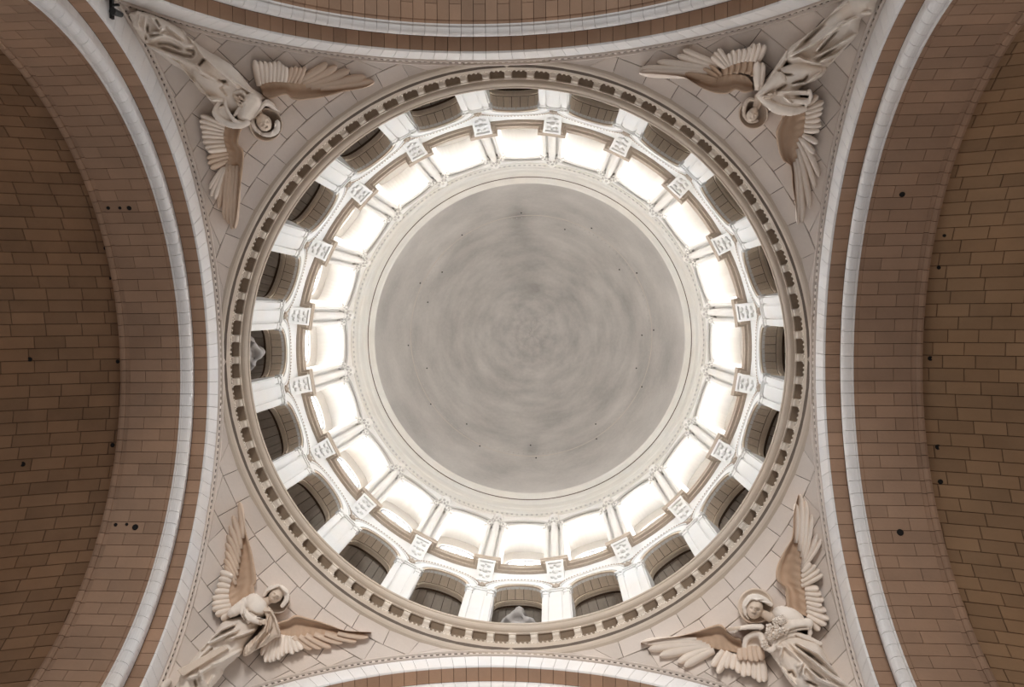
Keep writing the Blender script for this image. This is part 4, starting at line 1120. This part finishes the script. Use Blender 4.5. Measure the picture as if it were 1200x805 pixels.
for q_r, h9 in ((0.02, .30), (.86, .30), (.90, .36), (.96, .36), (1.0, .30), (1.0, -.04)):
    for i in range(n):
        a = 2 * PI * i / n; U.append(hc[0] + 21 * q_r * math.cos(a)); Vv.append(hc[1] + 21 * q_r * math.sin(a)); H.append(h9)
P = SP(np.array(U), np.array(Vv), np.array(H)) - np.array(root.location)
add('halo', P, [(j * n + i, j * n + (i + 1) % n, (j + 1) * n + (i + 1) % n, (j + 1) * n + i) for j in range(5) for i in range(n)], M['tan_angel'], root, smooth=True)
bq = link('bouquet', None, root)
rb = random.Random(3)
for i in range(34):
    x = rb.uniform(360, 560); y = 640 - (x - 360) * .9 + rb.uniform(-75, 75)
    p = m2_((x, y))[0]; hh = rb.uniform(.72, .88); c0 = SP(np.array([p[0]]), np.array([p[1]]), np.array([hh]))[0] - np.array(root.location)
    mb = MB(); r9 = rb.uniform(.035, .06)
    for s9 in range(5): mb.ball((c0[0] + r9 * math.cos(s9 * 1.257), c0[1] + r9 * math.sin(s9 * 1.257), c0[2]), r9 * .75, 5, 3)
    mb.ball(tuple(c0 - np.array([0, 0, r9 * .6])), r9 * .5, 5, 3)
    mb.add('blossom', M['angel'], bq, smooth=True)
n_ = (890, 570, 4.74)
make_wing(root, n_, [(150, 680), (145, 600), (138, 560), (95, 520), (95, 450), (130, 370), (180, 280), (190, 150), (215, 45)],
          [(280, 730), (275, 640), (255, 550), (245, 470), (242, 400), (235, 320), (230, 200), (220, 60)],
          [dict(b=[(242, 440), (242, 425), (242, 400), (236, 360), (222, 325), (200, 290)], t=[(342, 292), (320, 262), (290, 156), (255, 78), (226, 42), (200, 90)], w=[5, 5, 5.5, 6, 6, 5], h0=.18, h1=.13, bend=3, th=.14),
           dict(b=[(245, 545), (243, 520), (242, 495), (240, 470)], t=[(352, 488), (335, 462), (312, 438), (285, 425)], w=5.4, h0=.22, h1=.24, th=.14),
           dict(b=[(278, 742), (278, 718), (276, 692), (274, 668), (270, 642), (267, 617), (263, 592), (260, 567)], t=[(335, 800), (372, 770), (387, 738), (372, 692), (348, 662), (360, 632), (345, 598), (330, 568)], w=6, h0=.24, h1=.28, th=.15)],
          'upright wing with brownish coverts and curved pale primaries')
o_ = (740, 715, 7.5)
make_wing(root, o_, [(960, 250), (900, 232), (845, 185), (785, 124), (700, 140), (560, 190), (400, 230), (250, 250), (82, 288)],
          [(1000, 400), (900, 370), (800, 355), (700, 330), (600, 290), (500, 265), (380, 275), (250, 285), (84, 300)],
          [dict(b=[(700, 370), (670, 350), (640, 335), (600, 315), (570, 295), (520, 265)], t=[(465, 498), (408, 462), (245, 402), (148, 345), (140, 298), (84, 284)], w=[7.5, 7.5, 8, 8, 7, 6], h0=.18, h1=.13, bend=3, th=.15, m='feather'),
           dict(b=[(1150, 450), (1115, 450), (1080, 445), (1040, 435), (1000, 425), (955, 415), (915, 400), (875, 390), (845, 385), (800, 370)], t=[(1170, 632), (1128, 635), (1085, 605), (1030, 580), (985, 588), (938, 555), (885, 522), (830, 512), (758, 556), (712, 497)], w=6.6, h0=.2, h1=.24, th=.15),
           dict(b=[(1120, 330), (1080, 330), (1040, 330), (1000, 340), (960, 345)], t=[(1150, 440), (1105, 452), (1062, 450), (1010, 440), (965, 440)], w=6.5, h0=.34, h1=.34, th=.12, m='feather2')],
          'spread wing with warm coverts and pale fanned feathers above the white-faced arch', h=.36)

# ------------------------------------------------------------------ statues standing in two gallery niches
def niche_statue(phi, label, seed):
    c, s = math.cos(phi), math.sin(phi); base = Vector((9.36 * c, 9.36 * s, 25.47))
    root = link('niche_statue', None, loc=tuple(base), rot=(0, 0, phi), label=label, cat='statue', group='statues in the gallery niches')
    mb = MB()
    # local frame: -x faces the dome axis, z up
    mb.lathe([(.55, 0), (.52, .8), (.44, 2.0), (.40, 2.8), (.46, 3.3), (.42, 3.75), (.2, 4.0), (.14, 4.1)], 20)
    mb.ball((-.05, 0, 4.42), (.23, .2, .3), 14, 10)
    mb.tube([(0, -.42, 3.7), (-.12, -.58, 3.1), (-.5, -.30, 2.95), (-.62, -.10, 3.1)], [.17, .16, .13, .09], 10)
    mb.tube([(0, .42, 3.7), (-.12, .58, 3.1), (-.5, .30, 3.0), (-.62, .12, 3.15)], [.17, .16, .13, .09], 10)
    mb.ball((-.62, 0, 3.15), (.14, .2, .13), 10, 7)
    mb.ball((0, -.36, 3.72), (.24, .26, .22), 10, 7); mb.ball((0, .36, 3.72), (.24, .26, .22), 10, 7)
    for k in range(9):
        a = PI / 2 + PI * (k + .5) / 9
        mb.tube([(.53 * math.cos(a), .53 * math.sin(a), .1), (.45 * math.cos(a), .45 * math.sin(a), 2.0), (.40 * math.cos(a), .40 * math.sin(a), 3.0)], [.09, .08, .05], 6)
    me = mb.mesh('t', M['statue']); o = bpy.data.objects.new('t', me); col.objects.link(o)
    md = o.modifiers.new('r', 'REMESH'); md.mode = 'VOXEL'; md.voxel_size = .05; md.use_smooth_shade = True
    sm = o.modifiers.new('s', 'SMOOTH'); sm.iterations = 3
    ev = o.evaluated_get(bpy.context.evaluated_depsgraph_get()); me2 = bpy.data.meshes.new_from_object(ev)
    me2.name = 'body'; me2.materials.clear(); me2.materials.append(M['statue'])
    bpy.data.objects.remove(o)
    for v9 in me2.vertices: v9.co.z *= 1.07; v9.co.x -= .065 * v9.co.z
    link('body', me2, root)
    mb = MB(); mb.tube([(.12, -.24, 4.1), (.2, -.1, 4.5), (.16, .1, 4.7), (.1, .24, 4.2)], [.09, .14, .14, .09], 8)
    mb.ball((.06, 0, 4.56), (.24, .24, .24), 12, 8); mb.V = [(x - .065 * z * 1.07, y, z * 1.07) for x, y, z in mb.V]; mb.add('hair', M['statue'], root, smooth=True)
    mb = MB(); mb.box(-.55, .55, -.55, .55, -.0, .12); mb.add('plinth', M['niche'], root)
niche_statue(PI / 2, 'pale grey robed statue in the gallery niche above the white-faced arch', 1)
niche_statue(PI, 'dim grey robed statue in the gallery niche beside the dark-vault arch', 2)

# ------------------------------------------------------------------ black lamp bracket at the foot of one pendentive
k = sides['west']
P0 = np.array([-7.96, -7.62, 18.3])
d = rays(131, 6); t = (-7.97 - CAM[0]) / d[0]; P0 = CAM + d * t
lamp = link('spotlight', None, loc=tuple(P0), label='small black spotlight cluster on the arch by the flared-sleeve angel', cat='lamp')
mb = MB(); mb.box(-.03, .03, -.22, .28, -.05, .05); mb.box(0, .16, -.02, .02, -.03, .03); mb.add('bracket', M['black'], lamp)
for y, z, s9 in ((-.16, -.16, 1), (.18, -.06, .8)):
    mb = MB(); mb.tube([(.16, y, z + .14), (.12, y + .02, z - .16)], [.07 * s9, .10 * s9], 12); mb.tube([(.1, y, .0), (.16, y, z + .12)], .02, 6)
    mb.add('lamp_head', M['black'], lamp)
